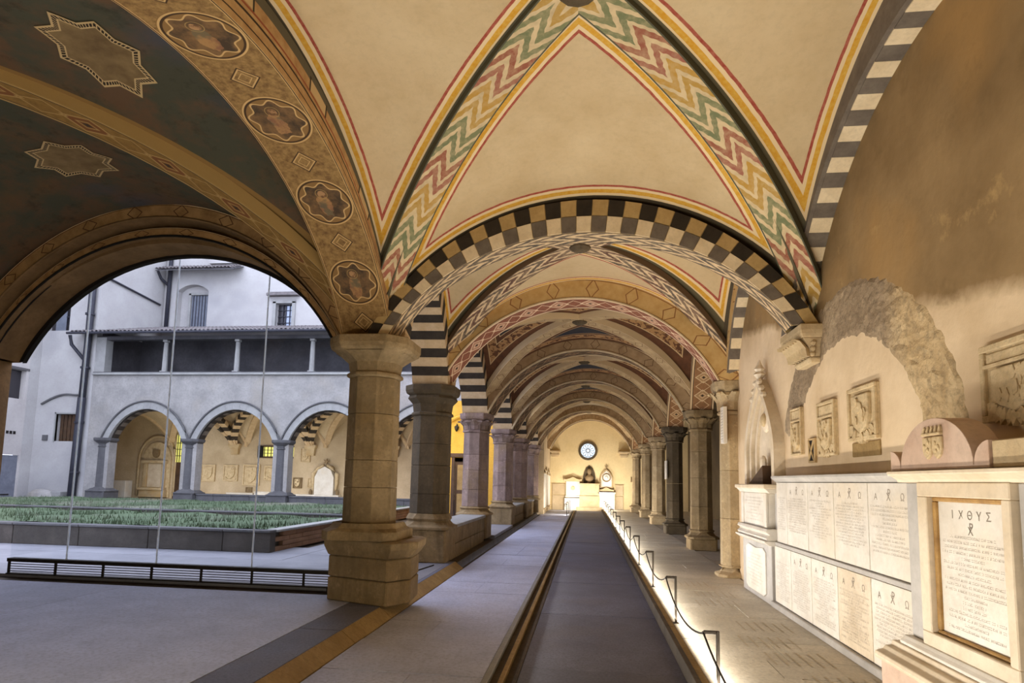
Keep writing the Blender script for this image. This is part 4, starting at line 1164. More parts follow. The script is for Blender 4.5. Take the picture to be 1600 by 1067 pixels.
# ------------------------------------------------------------------ barrier posts and cords
posts = [2.85, 5.1, 7.4, 9.85, 12.4, 14.9, 17.2, 19.5, 22.0, 24.4, 26.8, 29.2, 31.6, 34.0]
hts = [.44, .45, .53, .55, .57]
names_p = ['nearest to the view', 'second in line', 'third in line', 'fourth in line', 'fifth in line', 'sixth in line', 'seventh in line', 'eighth in line', 'ninth in line', 'tenth in line', 'eleventh in line', 'twelfth in line', 'last, near the end wall']
proto = empty('barrier_post', (1.035, posts[1], 0), None, 'barrier post', 'low posts along the raised floor')
def bx(n, *a, **k): return box(n, *a, 'bronze', proto, bev=.003, **k)
bx('upright', 1.02, 1.045, posts[1]-.014, posts[1]+.014, .0, .5)
bx('arm', .925, 1.02, posts[1]-.014, posts[1]+.014, .472, .5)
bx('foot_plate', 1.0, 1.065, posts[1]-.03, posts[1]+.03, -.0, .006)
mk('cord_eye', MB().tube([(.925, posts[1]-.02, .478), (.925, posts[1]+.02, .478)], .012, 8), 'bronze', proto)
for i, y in enumerate(posts[1:]):
    o = proto if i == 0 else proto.copy()
    if i:
        COL.objects.link(o)
        for ch in list(proto.children):
            c = ch.copy(); COL.objects.link(c); c.parent = o
    o.location = (1.035, y, .003)
    o['label'] = 'short bronze post with side arm on the raised floor edge, %s' % names_p[i]
    o.scale = (1, 1, (hts[min(i+1, 4)])/.5)
pts = []
for (ya, yb), (ha, hb) in zip(zip(posts, posts[1:]), zip([.44]+[hts[min(i+1, 4)] for i in range(13)], [hts[min(i+1, 4)] for i in range(13)])):
    for k in range(12):
        t = k/12; pts.append((.925, ya+(yb-ya)*t, (ha+(hb-ha)*t)*.955-.155*4*t*(1-t)))
pts.append((.925, posts[-1], .545))
mk('power_cable', MB().tube([(-3.5, 9.3, .014), (-3.2, 9.5, .012), (-2.95, 10.2, .012), (-2.8, 11.2, .012)], .012, 6), 'iron', label='black cable lying on the pale threshold slab between two piers', cat='cable')
mk('rope_barrier', MB().tube(pts, .0085, 6), 'iron', smooth=True, label='dark sagging cord strung along the low bronze posts', cat='cord')
proto2 = None
for i, y in enumerate((30.6, 33.4, 36.2)):
    root = empty('barrier_post', (-.98, y, -.12), 'short post by the white tablet wall, %s' % ['first of three', 'middle of three', 'by the end wall'][i], 'barrier post', 'posts on the left at the far end')
    box('upright', -.995, -.965, y-.015, y+.015, -.115, .5, 'bronze', root, bev=0); box('arm', -1.1, -.995, y-.015, y+.015, .47, .5, 'bronze', root, bev=0)
pts = [(-1.1, 30.6+5.6*k/24, .47-.16*abs(math.sin(pi*k/12))) for k in range(25)]
mk('rope_barrier', MB().tube(pts, .009, 5), 'iron', label='dark cord on the left in front of the white tablet wall', cat='cord')
# small floodlight on the corner pier
fdl = empty('floodlight', (-3.42, 8.25, 3.5), 'small bright floodlight beside the capital of the corner pier', 'lamp')
box('housing', -3.70, -3.56, 8.32, 8.42, 3.665, 3.725, 'iron', fdl, bev=.01)
mk('lens', MB().box(-3.69, -3.57, 8.312, 8.32, 3.67, 3.72), 'lens', fdl)
mk('bracket', MB().tube([(-3.6, 8.37, 3.67), (-3.5, 8.34, 3.52), (-3.34, 8.25, 3.42)], .012, 6), 'iron', fdl)

# ------------------------------------------------------------------ the far end of the walk
rs = empty('window_1', (.05, 37.5, 3.5), kind='structure')
RC = (.05, 3.50)
def ringY(r0, r1, y0, y1, n=40):
    mb = MB()
    for k in range(n):
        a, b = 2*pi*k/n, 2*pi*(k+1)/n
        q = lambda r, t, y: (RC[0]+r*math.cos(t), y, RC[1]+r*math.sin(t))
        mb.add([q(r0, a, y0), q(r0, b, y0), q(r1, b, y0), q(r1, a, y0), q(r0, a, y1), q(r0, b, y1), q(r1, b, y1), q(r1, a, y1)], [(0, 1, 2, 3), (0, 4, 5, 1), (3, 2, 6, 7)])
    return mb
mk('window_frame', ringY(.43, .58, 37.42, 37.51), 'pier_dark', rs)
mk('window_pane', MB().prism([(RC[0]+.44*math.cos(2*pi*k/40), RC[1]+.44*math.sin(2*pi*k/40)) for k in range(40)], lambda a, b, h: (a, h, b), 37.47, 37.505), 'rosepane', rs)
mk('tracery_ring', ringY(.09, .13, 37.44, 37.475, 20), 'pier_dark', rs)
for k in range(12):
    a = 2*pi*k/12
    mk('tracery_spoke', MB().tube([(RC[0]+.12*math.cos(a), 37.455, RC[1]+.12*math.sin(a)), (RC[0]+.33*math.cos(a), 37.455, RC[1]+.33*math.sin(a))], .014, 5), 'pier_dark', rs)
    b_ = a+pi/12
    mk('tracery_arc', MB().tube([(RC[0]+.33*math.cos(a), 37.455, RC[1]+.33*math.sin(a)), (RC[0]+.40*math.cos(b_), 37.455, RC[1]+.40*math.sin(b_)), (RC[0]+.33*math.cos(a+pi/6), 37.455, RC[1]+.33*math.sin(a+pi/6))], .014, 5), 'pier_dark', rs)
ew = empty('end_dado', (0, 37.45, 0), 'pale panelled dado along the end wall', 'wall panelling')
for a, b in ((-2.1, -1.32), (1.72, 2.18)):
    for z0, z1 in ((-.12, .78), (.82, 1.42)): box('panel', a, b, 37.44, 37.505, z0, z1, 'cream_wall', ew, bev=.01)
    box('dado_rail', a-.02, b+.02, 37.42, 37.505, 1.42, 1.47, 'sand', ew, bev=.006)
st = empty('stone_stele', (.15, 37.2, -.12), 'broad plain stone stele in two blocks at the end of the middle path', 'stele')
for a, b, c, d_ in ((-.44, .76, .10, .78), (-.40, .74, .80, 1.46)): box('block', a, b, 37.05, 37.36, c, d_, 'sand', st, bev=.015)
box('step', -.62, .92, 36.85, 37.4, -.12, .10, 'sand', st, bev=.015)
box('cap', -.46, .78, 37.02, 37.38, 1.46, 1.52, 'sand', st, bev=.01)
def ebox(n, root, a, b, y0, c, d_, m='marble', bev=.01): return box(n, a, b, y0, 37.505, c, d_, m, root, bev=bev)
m1 = empty('wall_monument', (-.85, 37.4, -.12), 'white monument with a small wavy cornice at the left of the stele', 'monument')
ebox('base_block', m1, -1.34, -.34, 37.15, -.12, .62); ebox('plinth', m1, -1.30, -.38, 37.25, .66, .76); ebox('body', m1, -1.26, -.40, 37.30, .76, 1.62)
mk('wavy_cornice', MB().prism([(-1.38, 1.62), (-.30, 1.62), (-.30, 1.80), (-.42, 1.74), (-.62, 1.80), (-.84, 1.90), (-1.06, 1.80), (-1.26, 1.74), (-1.38, 1.80)], lambda a, b, h: (a, h, b), 37.22, 37.5), 'sand', m1, bev=.008)
mk('medallion', MB().ball((-.84, 37.3, 1.22), .14, 10, 6, (1, .3, 1)), 'relief', m1)
m2 = empty('wall_monument', (1.16, 37.4, -.12), 'white monument with pointed top and round portrait at the right of the stele', 'monument')
ebox('base_block', m2, .70, 1.66, 37.10, -.12, .92); ebox('shelf', m2, .66, 1.70, 37.05, .92, 1.02); 
mk('pediment', MB().prism([(.72, 1.08), (1.62, 1.08), (1.62, 1.16), (1.4, 1.2), (1.17, 1.32), (.94, 1.2), (.72, 1.16)], lambda a, b, h: (a, h, b), 37.15, 37.5), 'sand', m2, bev=.006)
pp = [(.80, 1.25), (1.54, 1.25), (1.54, 1.9), (1.45, 2.12), (1.32, 2.28), (1.17, 2.40), (1.02, 2.28), (.89, 2.12), (.80, 1.9)]
mk('pointed_slab', MB().prism(pp, lambda a, b, h: (a, h, b), 37.34, 37.5), 'sand', m2, bev=.01)
pq = [(1.17+(x-1.17)*.84, 1.8+(z-1.8)*.84) for x, z in pp]
mk('pointed_panel', MB().prism(pq, lambda a, b, h: (a, h, b), 37.31, 37.36), 'marble', m2, bev=.01)
mb = MB()
for k in range(24):
    a, b = 2*pi*k/24, 2*pi*(k+1)/24
    q = lambda r, t, y: (1.17+r*math.cos(t), y, 1.88+r*math.sin(t))
    mb.add([q(.20, a, 37.27), q(.20, b, 37.27), q(.26, b, 37.27), q(.26, a, 37.27), q(.20, a, 37.33), q(.20, b, 37.33), q(.26, b, 37.33), q(.26, a, 37.33)], [(0, 1, 2, 3), (0, 4, 5, 1), (3, 2, 6, 7)])
mk('round_frame', mb, 'relief_dark', m2)
mk('portrait', MB().ball((1.17, 37.31, 1.88), .13, 10, 8, (.8, .4, 1)), 'marble', m2, smooth=True)
mk('cross', MB().box(1.15, 1.19, 37.38, 37.42, 2.40, 2.66).box(1.08, 1.26, 37.38, 37.42, 2.52, 2.56), 'relief_dark', m2)
nb = empty('bust_niche', (.13, 37.45, 1.52), 'dark pointed niche with a grey bust above the stele', 'niche')
np_ = [(-.20, 1.52), (.48, 1.52), (.52, 1.9), (.46, 2.2), (.34, 2.46), (.14, 2.62), (-.06, 2.46), (-.18, 2.2), (-.24, 1.9)]
mk('niche_back', MB().prism(np_, lambda a, b, h: (a, h, b), 37.46, 37.505), 'pier_dark', nb)
mk('bust', MB().loft([[(.14+r*math.cos(a), 37.34+r*.6*math.sin(a), z) for a in [k*pi/5 for k in range(10)]] for r, z in ((.14, 1.54), (.10, 1.62), (.22, 1.72), (.26, 1.86), (.22, 1.96), (.09, 2.04), (.09, 2.08), (.13, 2.18), (.14, 2.28), (.10, 2.38), (.03, 2.43))]), 'relief_dark', nb, smooth=True)
for s, n_ in ((-1.95, 'left'), (2.2, 'right')):
    c_ = empty('corbel', (s, 37.35, 3.1), 'small moulded corbel at the %s corner of the end wall' % n_, 'corbel', 'corner corbels of the end wall')
    for k, (w, z0, z1) in enumerate(((.20, 3.10, 3.2), (.26, 3.2, 3.26), (.24, 3.27, 3.36), (.34, 3.36, 3.46))): box('moulding', s-w, s+w, 37.5-w*1.3, 37.505, z0, z1, 'sand', c_, bev=.01)
box('wall_plaque', 2.62, 2.82, 37.44, 37.505, 1.65, 1.95, 'relief_dark', label='little dark square plaque on the end wall beside the farthest pier', cat='plaque')
# white tablets along the short left wall at the far end
for k, (y, w, z0, z1) in enumerate(((32.5, .8, .2, 2.0), (33.55, .7, .2, 2.15), (34.55, .8, .25, 1.95), (35.6, .7, .2, 2.1), (36.6, .8, .2, 1.9))):
    t = empty('memorial_tablet', (-2.24, y, z0), 'white framed wall tablet on the far left wall, %s from its pier' % ['first', 'second', 'third', 'fourth', 'fifth'][k], 'memorial tablet', 'far left wall tablets')
    box('slab', -2.26, -2.20, y-w/2, y+w/2, z0, z1, 'marble', t, bev=.008)
    box('cornice', -2.26, -2.14, y-w/2-.05, y+w/2+.05, z1, z1+.08, 'sand', t, bev=.008); box('shelf', -2.26, -2.15, y-w/2-.04, y+w/2+.04, z0-.07, z0, 'sand', t, bev=.008)
    mk('crest', MB().ball((-2.2, y, z1+.16), .10, 8, 5, (.4, 1, 1)), 'relief', t)
# iron gate in the dark aisle behind the half column
ig = empty('iron_gate', (3.5, 12.6, 0), 'dark iron gate with slanting bars in the gap behind the half column', 'gate')
for k in range(8): mk('gate_bar', MB().tube([(2.95+.14*k, 12.9, 0), (2.95+.14*k, 12.9, 2.0-.04*abs(k-3.5))], .012, 6), 'iron', ig)
for z in (.12, 1.1, 1.75): mk('gate_rail', MB().tube([(2.9, 12.9, z), (3.98, 12.9, z)], .014, 6), 'iron', ig)
mk('gate_brace', MB().tube([(2.95, 12.88, .2), (3.9, 12.88, 1.05)], .014, 6), 'bronze', ig)
ap = empty('aisle_tomb', (5.6, 15, 0), 'shadowy pale tomb slab against the aisle wall behind the first free pier', 'tomb')
box('chest', 5.4, 6.0, 13.4, 15.4, -.02, .9, 'dim_wall', ap, bev=.02); box('lid', 5.35, 6.0, 13.35, 15.45, .9, 1.0, 'pier', ap, bev=.02)

# ------------------------------------------------------------------ ochre room beyond the courtyard piers
wr = empty('ochre_loggia', (-5.3, 25.2, 0), 'glowing ochre wall with dark timber door seen between two piers', 'building')
Pw = lambda s, z, d: (s, 25.0+d, z)
mk('wall_panel', holed_wall(-7.2, -3.6, 0, 4.9, [dict(a=-5.62, b=-4.6, z0=.0, z1=2.35)], Pw, .25), 'ochre_wall', wr)
box('door_lintel', -6.1, -4.3, 24.93, 25.02, 2.52, 2.68, 'wood', wr, bev=.01)
box('door_post', -5.62, -5.48, 24.95, 25.05, 0, 2.52, 'wood', wr, bev=.01); box('door_post', -4.74, -4.6, 24.95, 25.05, 0, 2.52, 'wood', wr, bev=.01)
box('door_leaf', -5.48, -4.74, 25.06, 25.12, 0, 2.35, 'wood', wr, bev=.01)
for z0, z1 in ((.15, 1.0), (1.15, 2.2)): box('door_panel', -5.38, -4.84, 25.04, 25.07, z0, z1, 'kerb', wr, bev=.01)
box('transom', -5.48, -4.74, 25.0, 25.05, 2.35, 2.5, 'ochre_wall', wr, bev=0)
mk('arch_rib', MB().tube([(-6.3, 24.95, 3.6), (-5.9, 24.95, 3.95), (-5.4, 24.95, 4.2), (-4.9, 24.95, 4.3)], .07, 6), 'ochre_wall', wr)
wl_ = empty('wall_lantern', (-5.42, 24.9, 3.6), 'small black lantern on the ochre wall', 'lamp')
mk('bracket', MB().tube([(-5.42, 25.0, 3.86), (-5.42, 24.86, 3.9), (-5.42, 24.84, 3.82)], .02, 6), 'iron', wl_)
mk('lantern_cage', MB().loft([[(-5.42+r*math.cos(a), 24.84+r*math.sin(a), z) for a in [k*pi/3 for k in range(6)]] for r, z in ((.03, 3.58), (.08, 3.68), (.10, 3.78), (.03, 3.84))]), 'iron', wl_)

# ------------------------------------------------------------------ the opposite range across the courtyard
FY = 30.0
XS = [-26.1, -21.0, -15.85, -10.7, -5.5]
Pf = lambda s, z, d: (s, FY+d, z)
holes = [dict(a=a+.42, b=b-.42, z0=-.1, z1=3.42, rise=1.62, K=1.06) for a, b in zip(XS, XS[1:])]
mk('wall_arcade', holed_wall(-27.0, -4.4, -.1, 6.9, holes, Pf, .55), 'court_stone', kind='structure')
lbl = ['pale stone archivolt of the leftmost arch opposite', 'pale stone archivolt of the middle arch opposite', 'pale archivolt of the third arch opposite, half hidden by the pier', 'archivolt of the fourth arch opposite, seen through the pier gap']
for k, (a, b) in enumerate(zip(XS, XS[1:])):
    S, pt, ts, L = arch((a+.12, FY), (b-.12, FY), 2.13, 1.60, 2.52, 2.02, 3.42, -.12, .02, lbl[k], M['court_pale'], M['court_pale'], n=30, name='archivolt', group='archivolts of the opposite arcade')
    voussoirs(S, pt, ts, L, 15, 1, -.13, -.10, lambda k, r: M['court_pale'], name='arch_stone', f0=0, f1=.8, gap=.006)
    mb = MB(); mb.tube([pt(t, 1.02, -.15) for t in ts], .05, 6); mk('hood_mould', mb, 'court_pier', S, smooth=True)
    # dark striped underside
    S2, pt2, ts2, L2 = arch((a+.12, FY+.3), (b-.12, FY+.3), 2.10, 1.56, 2.2, 1.68, 3.42, -.2, .25, 'striped underside of the opposite arch, bay %s' % ['one', 'two', 'three', 'four'][k], M['strip_black'], M['strip_black'], n=26, name='arch_lining', group='striped linings of the opposite arcade')
    voussoirs(S2, pt2, ts2, L2, 21, 1, -.16, .22, lambda k, r: M['sq_grey'] if k % 2 else M['strip_black'], name='stripe_stone', f0=-.2, f1=.2, gap=.002)
for k, x in enumerate(XS[:4]):
    lab_ = ['grey corner pier of the opposite arcade at the drainpipe', 'second grey pier of the opposite arcade', 'third grey pier of the opposite arcade, below the small loggia post', 'fourth grey pier of the opposite arcade behind the near pier'][k]
    pier(x, FY+.26, lab_, (M['court_pier'],)*3, a=.33, zb=.55, base_h=.25, cap_h=.42, capw=.52, ztop=3.44, ped_half=.55, leaves=False, group='piers of the opposite arcade', courses=3)
for k, (a, b) in enumerate(zip(XS, XS[1:])):
    if k == 0: continue
    r_w = empty('low_wall', ((a+b)/2, FY+.2, 0), ['', 'grey low wall in the middle arch opposite', 'grey low wall in the third arch opposite', 'grey low wall in the fourth arch opposite'][k], 'low wall', 'low walls of the opposite arcade')
    x = a+.56
    while x < b-.57:
        x2 = min(x+1.0, b-.56); box('wall_stone', x+.005, x2-.005, FY+.0, FY+.45, 0, .48, 'court_pier', r_w, bev=.01); box('coping_stone', x+.004, x2-.004, FY-.04, FY+.5, .48, .56, 'court_pier', r_w, bev=.01); x = x2
box('stone_step', -18.9, -18.0, FY-.5, FY+.0, 0, .22, 'court_pier', label='dark stone block below the low wall opposite', cat='stone block', bev=.02)
# upper open loggia
box('trim_1', -27.0, -4.4, FY-.16, FY+.55, 6.88, 7.0, 'court_pale', kind='structure', bev=.02)
box('trim_2', -27.0, -4.4, FY-.08, FY+.5, 7.0, 7.06, 'court_pier', kind='structure', bev=.01)
box('wall_loggia', -27.0, -4.4, 33.4, 33.7, 6.9, 9.6, 'loggia', kind='structure', bev=0)
box('wall_loggia', -27.3, -27.0, FY+.5, 33.7, 6.9, 9.5, 'loggia', kind='structure', bev=0)
box('floor_loggia', -27.0, -4.4, FY+.55, 33.4, 6.85, 6.9, 'loggia', kind='structure', bev=0)
box('wall_loggia', -27.0, -26.4, FY+.0, FY+.5, 7.06, 9.0, 'court_pale', kind='structure', bev=0)
for k, x in enumerate((-22.95, -18.75, -14.5, -10.3)):
    p_ = empty('loggia_post', (x, FY+.2, 7.06), ['pale slender loggia post behind the glass joint', 'pale loggia post above the middle arch', 'pale loggia post close to the corner pier', 'pale loggia post hidden behind the corner pier'][k], 'post', 'posts of the upper loggia')
    mk('shaft', MB().loft([octo(x, FY+.2, w, z) for w, z in ((.13, 7.14), (.12, 8.0), (.10, 8.72))]), 'court_pale', p_)
    box('foot', x-.17, x+.17, FY+.03, FY+.37, 7.06, 7.14, 'court_pale', p_, bev=.01); box('head', x-.13, x+.13, FY+.07, FY+.33, 8.74, 8.86, 'court_pale', p_, bev=.01)
box('loggia_beam', -27.2, -4.4, FY+.02, FY+.40, 8.86, 9.06, 'loggia', label='dark eaves beam above the loggia posts', cat='beam', bev=0)
def tiled_roof(name, x0, x1, y0, z0, y1, z1, label, w=.24, rows=8):
    root = empty(name, ((x0+x1)/2, y0, z0), label, 'roof')
    mk('roof_deck', MB().add([(x0, y0, z0), (x1, y0, z0), (x1, y1, z1), (x0, y1, z1), (x0, y0, z0-.06), (x1, y0, z0-.06), (x1, y1, z1-.06), (x0, y1, z1-.06)], [(0, 1, 2, 3), (4, 7, 6, 5), (0, 4, 5, 1), (1, 5, 6, 2), (2, 6, 7, 3), (3, 7, 4, 0)]), 'loggia', root)
    # one half round tile, copied along the eaves; the rest of the slope is one part
    dy, dz = (y1-y0)/rows, (z1-z0)/rows
    def tile_mb(x, r):
        ya, za = y0+dy*r-.08, z0+dz*r+.02-.01; yb, zb_ = y0+dy*(r+1)+.02, z0+dz*(r+1)+.0
        m_ = MB(); ra, rb = [], []
        for k in range(6):
            a = pi*k/5
            ra.append((x+w*.46*math.cos(a), ya, za+.10*math.sin(a)+.03)); rb.append((x+w*.40*math.cos(a), yb, zb_+.08*math.sin(a)+.01))
        for k in range(6):
            a = pi*(5-k)/5
            ra.append((x+w*.36*math.cos(a), ya, za+.07*math.sin(a)+.03)); rb.append((x+w*.32*math.cos(a), yb, zb_+.05*math.sin(a)+.01))
        return m_.loft([ra, rb])
    n = int((x1-x0)/w)
    src = mk('roof_tile', tile_mb(x0+w/2, 0), 'tile', root)
    for k in range(1, n):
        c = src.copy(); COL.objects.link(c); c.location = (w*k, 0, random.uniform(-.012, .012)); 
    rest = MB()
    for r in range(1, rows):
        for k in range(n):
            t = tile_mb(x0+w*(k+.5), r); rest.add(t.v, t.f)
    mk('upper_tiles', rest, 'tile', root, kind='stuff', recalc=False)
    return root
tiled_roof('loggia_roof', -27.9, -4.4, FY-.75, 9.08, 35.0, 10.75, 'long tiled roof of the open loggia with scalloped eaves')
tiled_roof('pent_roof', -26.9, -21.7, 33.9, 14.25, 35.0, 14.75, 'short tiled pent roof high on the wall above the tall window', rows=4)
mk('gutter', MB().tube([(-28.1, FY-.82, 9.06), (-4.5, FY-.82, 9.10)], .07, 6), 'pipe', label='dark gutter along the loggia eaves', cat='gutter')
# upper wall with windows
Pu = lambda s, z, d: (s, 35.0+d, z)
hw_ = [dict(a=-26.1, b=-23.98, z0=10.6, z1=13.2, rise=.42, K=1.4), dict(a=-19.34, b=-18.28, z0=10.75, z1=12.28)]
mk('wall_upper', holed_wall(-27.0, -4.4, 9.5, 19, hw_, Pu, .45), 'court_wall', kind='structure')
w2 = empty('window_2', (-24.6, 35.3, 10.6), kind='structure')
box('shutter', -25.3, -24.05, 35.34, 35.40, 10.6, 13.0, 'shutter', w2, bev=0)
for k in range(6): box('shutter_bar', -25.2+.2*k, -25.16+.2*k, 35.31, 35.35, 10.6, 13.0, 'pipe', w2, bev=0)
box('window_frame', -25.45, -25.3, 35.2, 35.45, 10.6, 13.1, 'court_pale', w2, bev=0); box('window_frame', -25.45, -24.0, 35.2, 35.45, 13.0, 13.15, 'court_pale', w2, bev=0)
box('reveal_back', -26.1, -23.98, 35.42, 35.46, 10.6, 13.7, 'court_wall', w2, bev=0)
w3 = empty('window_3', (-18.8, 35.1, 10.75), kind='structure')
for a, b, c, d_ in ((-19.55, -19.34, 10.7, 12.4), (-18.28, -18.07, 10.7, 12.4), (-19.55, -18.07, 12.28, 12.5)): box('window_frame', a, b, 34.9, 35.05, c, d_, 'court_pale', w3, bev=.01)
mk('window_hood', MB().prism([(-19.85, 12.72), (-17.8, 12.72), (-17.8, 12.86), (-18.0, 12.92), (-19.65, 12.92), (-19.85, 12.86)], lambda a, b, h: (a, h, b), 34.6, 35.02), 'tile', w3)
box('pane', -19.34, -18.28, 35.30, 35.33, 10.75, 12.28, 'glassdark', w3, bev=0); box('lit_pane', -18.78, -18.34, 35.27, 35.30, 10.8, 12.2, 'winpane', w3, bev=0)
for x in (-19.0, -18.8, -18.55): box('window_bar', x-.025, x+.025, 35.22, 35.26, 10.75, 12.28, 'pipe', w3, bev=0)
for z in (11.1, 11.5, 11.9): box('window_bar', -19.34, -18.28, 35.22, 35.26, z-.02, z+.02, 'pipe', w3, bev=0)
box('wall_pilaster', -23.9, -21.8, 34.75, 35.0, 14.9, 19, 'court_wall', kind='structure', bev=0)
# left range
Pl = lambda s, z, d: (s, FY-.02+d, z)
mk('wall_corner', holed_wall(-30.3, -27.0, -.1, 19, [dict(a=-30.05, b=-28.75, z0=9.40, z1=10.7, rise=.45, K=1.3), dict(a=-29.0, b=-27.55, z0=3.22, z1=4.72)], Pl, .4), 'court_wall', kind='structure')
box('wall_side', -27.3, -27.0, FY+.38, 35.0, 9.5, 19, 'court_wall', kind='structure', bev=0)
Ps = lambda s, z, d: (-30.3-d, s, z)
mk('wall_left_range', holed_wall(14, FY+.3, -.1, 19, [dict(a=27.75, b=29.2, z0=5.40, z1=6.98), dict(a=28.0, b=29.25, z0=-.1, z1=2.4)], Ps, .4), 'court_wall', kind='structure')
w4 = empty('window_4', (-29.4, FY+.3, 9.4), kind='structure')
box('pane', -30.05, -28.75, FY+.22, FY+.26, 9.4, 11.15, 'glassdark', w4, bev=0); box('shutter', -29.72, -29.10, FY+.12, FY+.18, 9.42, 11.0, 'shutter', w4, bev=.01)
box('window_bar', -29.12, -28.75, FY+.12, FY+.15, 10.2, 10.24, 'pipe', w4, bev=0)
w5 = empty('window_5', (-28.3, FY+.3, 3.2), kind='structure')
box('pane', -29.0, -27.55, FY+.28, FY+.32, 3.22, 4.72, 'wood', w5, bev=0)
for k in range(6): box('shutter_slat', -28.96+.23*k, -28.78+.23*k, FY+.22, FY+.28, 3.24, 4.70, 'wood', w5, bev=.01)
box('window_frame', -29.08, -29.0, FY-.06, FY+.1, 3.15, 4.8, 'court_pale', w5, bev=0); box('window_frame', -29.08, -27.5, FY-.06, FY+.1, 4.72, 4.8, 'court_pale', w5, bev=0)
w6 = empty('window_6', (-30.5, 28.5, 5.4), kind='structure')
box('pane', -30.66, -30.62, 27.75, 29.2, 5.4, 6.98, 'glassdark', w6, bev=0)
box('lit_pane', -30.60, -30.57, 27.8, 28.42, 5.42, 6.3, 'winlit', w6, bev=0)
for k in range(4): box('window_bar', -30.56, -30.52, 27.82+.17*k, 27.85+.17*k, 5.4, 6.3, 'pipe', w6, bev=0)
for k in range(4): box('window_bar', -30.56, -30.52, 27.8, 28.42, 5.5+.22*k, 5.53+.22*k, 'pipe', w6, bev=0)
box('window_frame', -30.34, -30.26, 27.6, 29.35, 6.98, 7.1, 'court_pier', w6, bev=0)
d1_ = empty('door_1', (-30.4, 28.6, 0), kind='structure')
box('door_leaf', -30.42, -30.36, 28.02, 29.23, 0, 2.38, 'shutter', d1_, bev=.01); box('letter_slot', -30.36, -30.33, 28.2, 28.9, .28, .34, 'dark', d1_, bev=0); mk('door_handle', MB().ball((-30.32, 28.2, 1.1), .06, 8, 5), 'iron', d1_)
for k in range(3): box('vent_hole', -30.31, -30.28, 28.36+.2*k, 28.50+.2*k, 3.5, 3.66, 'dark', label='small dark vent hole in the left wall, %s of three' % ['first', 'middle', 'last'][k], cat='vent', bev=0)
box('meter_box', -29.7, -29.4, FY-.1, FY+.0, 3.25, 3.55, 'court_pier', label='small grey box on the corner wall beside the brown shutter', cat='box')
pts = [(-29.95+2.4*t, FY-.08, 5.25+.55*math.sin(pi*min(1, t*1.25)*.62)) for t in [k/14 for k in range(15)]]
mk('blind_arch', MB().tube(pts, .06, 6), 'court_pier', label='thin curved moulding of a blocked arch above the brown shutter', cat='moulding')
dp = empty('drain_pipe', (-27.4, FY-.25, 0), 'thick black drainpipe down the corner of the courtyard', 'pipe')
mk('pipe_run', MB().tube([(-27.3, FY-.25, 19), (-27.3, FY-.25, 9.0), (-27.35, FY-.25, 5.5)], .17, 10), 'pipe', dp, smooth=True)
mk('pipe_run', MB().tube([(-27.35, FY-.25, 5.6), (-27.45, FY-.25, 0.0)], .20, 10), 'pipe', dp, smooth=True)
mk('pipe_branch', MB().tube([(-28.1, FY-.6, 9.0), (-28.05, FY-.5, 8.5), (-27.7, FY-.3, 8.0), (-27.35, FY-.25, 7.6)], .09, 8), 'pipe', dp, smooth=True)
mk('pipe_branch', MB().tube([(-29.4, FY-.1, 12.9), (-28.3, FY-.2, 12.3), (-27.4, FY-.25, 11.9)], .09, 8), 'pipe', dp, smooth=True)
for z in (1.5, 4.2, 7.2, 10.2, 12.6): mk('pipe_clip', MB().loft([octo(-27.38 if z < 6 else -27.32, FY-.25, .23, zz) for zz in (z, z+.1)]), 'pipe', dp)
dp2 = empty('drain_pipe', (-26.7, 34.85, 10.6), 'thinner drainpipe on the upper wall below the pent roof', 'pipe')
mk('pipe_run', MB().tube([(-26.6, 34.85, 18.8), (-26.62, 34.85, 10.75)], .12, 8), 'pipe', dp2, smooth=True)
mk('pipe_branch', MB().tube([(-27.0, 34.2, 14.3), (-26.95, 34.5, 13.9), (-26.62, 34.85, 13.5)], .09, 8), 'pipe', dp2, smooth=True)
mk('wall_pipe', MB().tube([(-26.93, 30.4, 12.5), (-26.93, 34.6, 12.2)], .06, 6), 'pipe', label='thin straight pipe on the side wall above the loggia roof', cat='pipe')
mk('wall_stone_block', MB().box(-28.5, -27.9, FY-.5, FY, 0, .5), 'court_pale', label='pale block leaning at the foot of the corner wall', cat='stone block', bev=.03)
mk('rubble_mound', MB().ball((-29.1, FY-.4, .15), .7, 10, 6, (1.2, .6, .7)), 'court_stone', label='low rounded stone at the foot of the corner wall', cat='stone')

# inside of the opposite walk
box('wall_far', -31, -4.4, 35.5, 35.9, -.1, 6.9, 'cream_wall', kind='structure', bev=0)
box('floor_far', -27.2, -4.4, FY+.5, 35.5, -.02, .04, 'paving_warm', kind='structure', bev=0)
box('wall_far_end', -30.5, -30.2, FY+.4, 35.5, -.1, 6.9, 'cream_wall', kind='structure', bev=0)
for k, (a, b) in enumerate(zip([-30.3]+XS[:-1][0:0]+[XS[0]]+XS[1:], [XS[0]]+XS[1:])):
    if b-a < 3: continue
    bb = Bay(a, b, FY+.3, FY+.3, 35.5, 35.5, 3.44, 2.0, 2.0, 1.95, 1.95, 2.1)
    r_v = vault(bb, M['cream_wall'], M['strip_cream'], .17, .10, (.3,)*4, n=8, boss=False)
def striped_rib(p0, p1, p2, n, parent):
    pts = []
    for i in range(n+1):
        t = i/n; pts.append(Vector(p0)*(1-t)**2+2*Vector(p1)*t*(1-t)+Vector(p2)*t*t)
    for i in range(n):
        a, b = pts[i], pts[i+1]; d = (b-a); s = Vector((d.y, -d.x, 0)); s = s.normalized()*.2 if s.length > 1e-4 else Vector((.2, 0, 0)); u = d.cross(s).normalized()*.12
        mk('stripe_stone', MB().loft([[tuple(a+s+u), tuple(a+s-u), tuple(a-s-u), tuple(a-s+u)], [tuple(b+s+u), tuple(b+s-u), tuple(b-s-u), tuple(b-s+u)]]), 'strip_black' if i % 2 else 'strip_cream', parent)
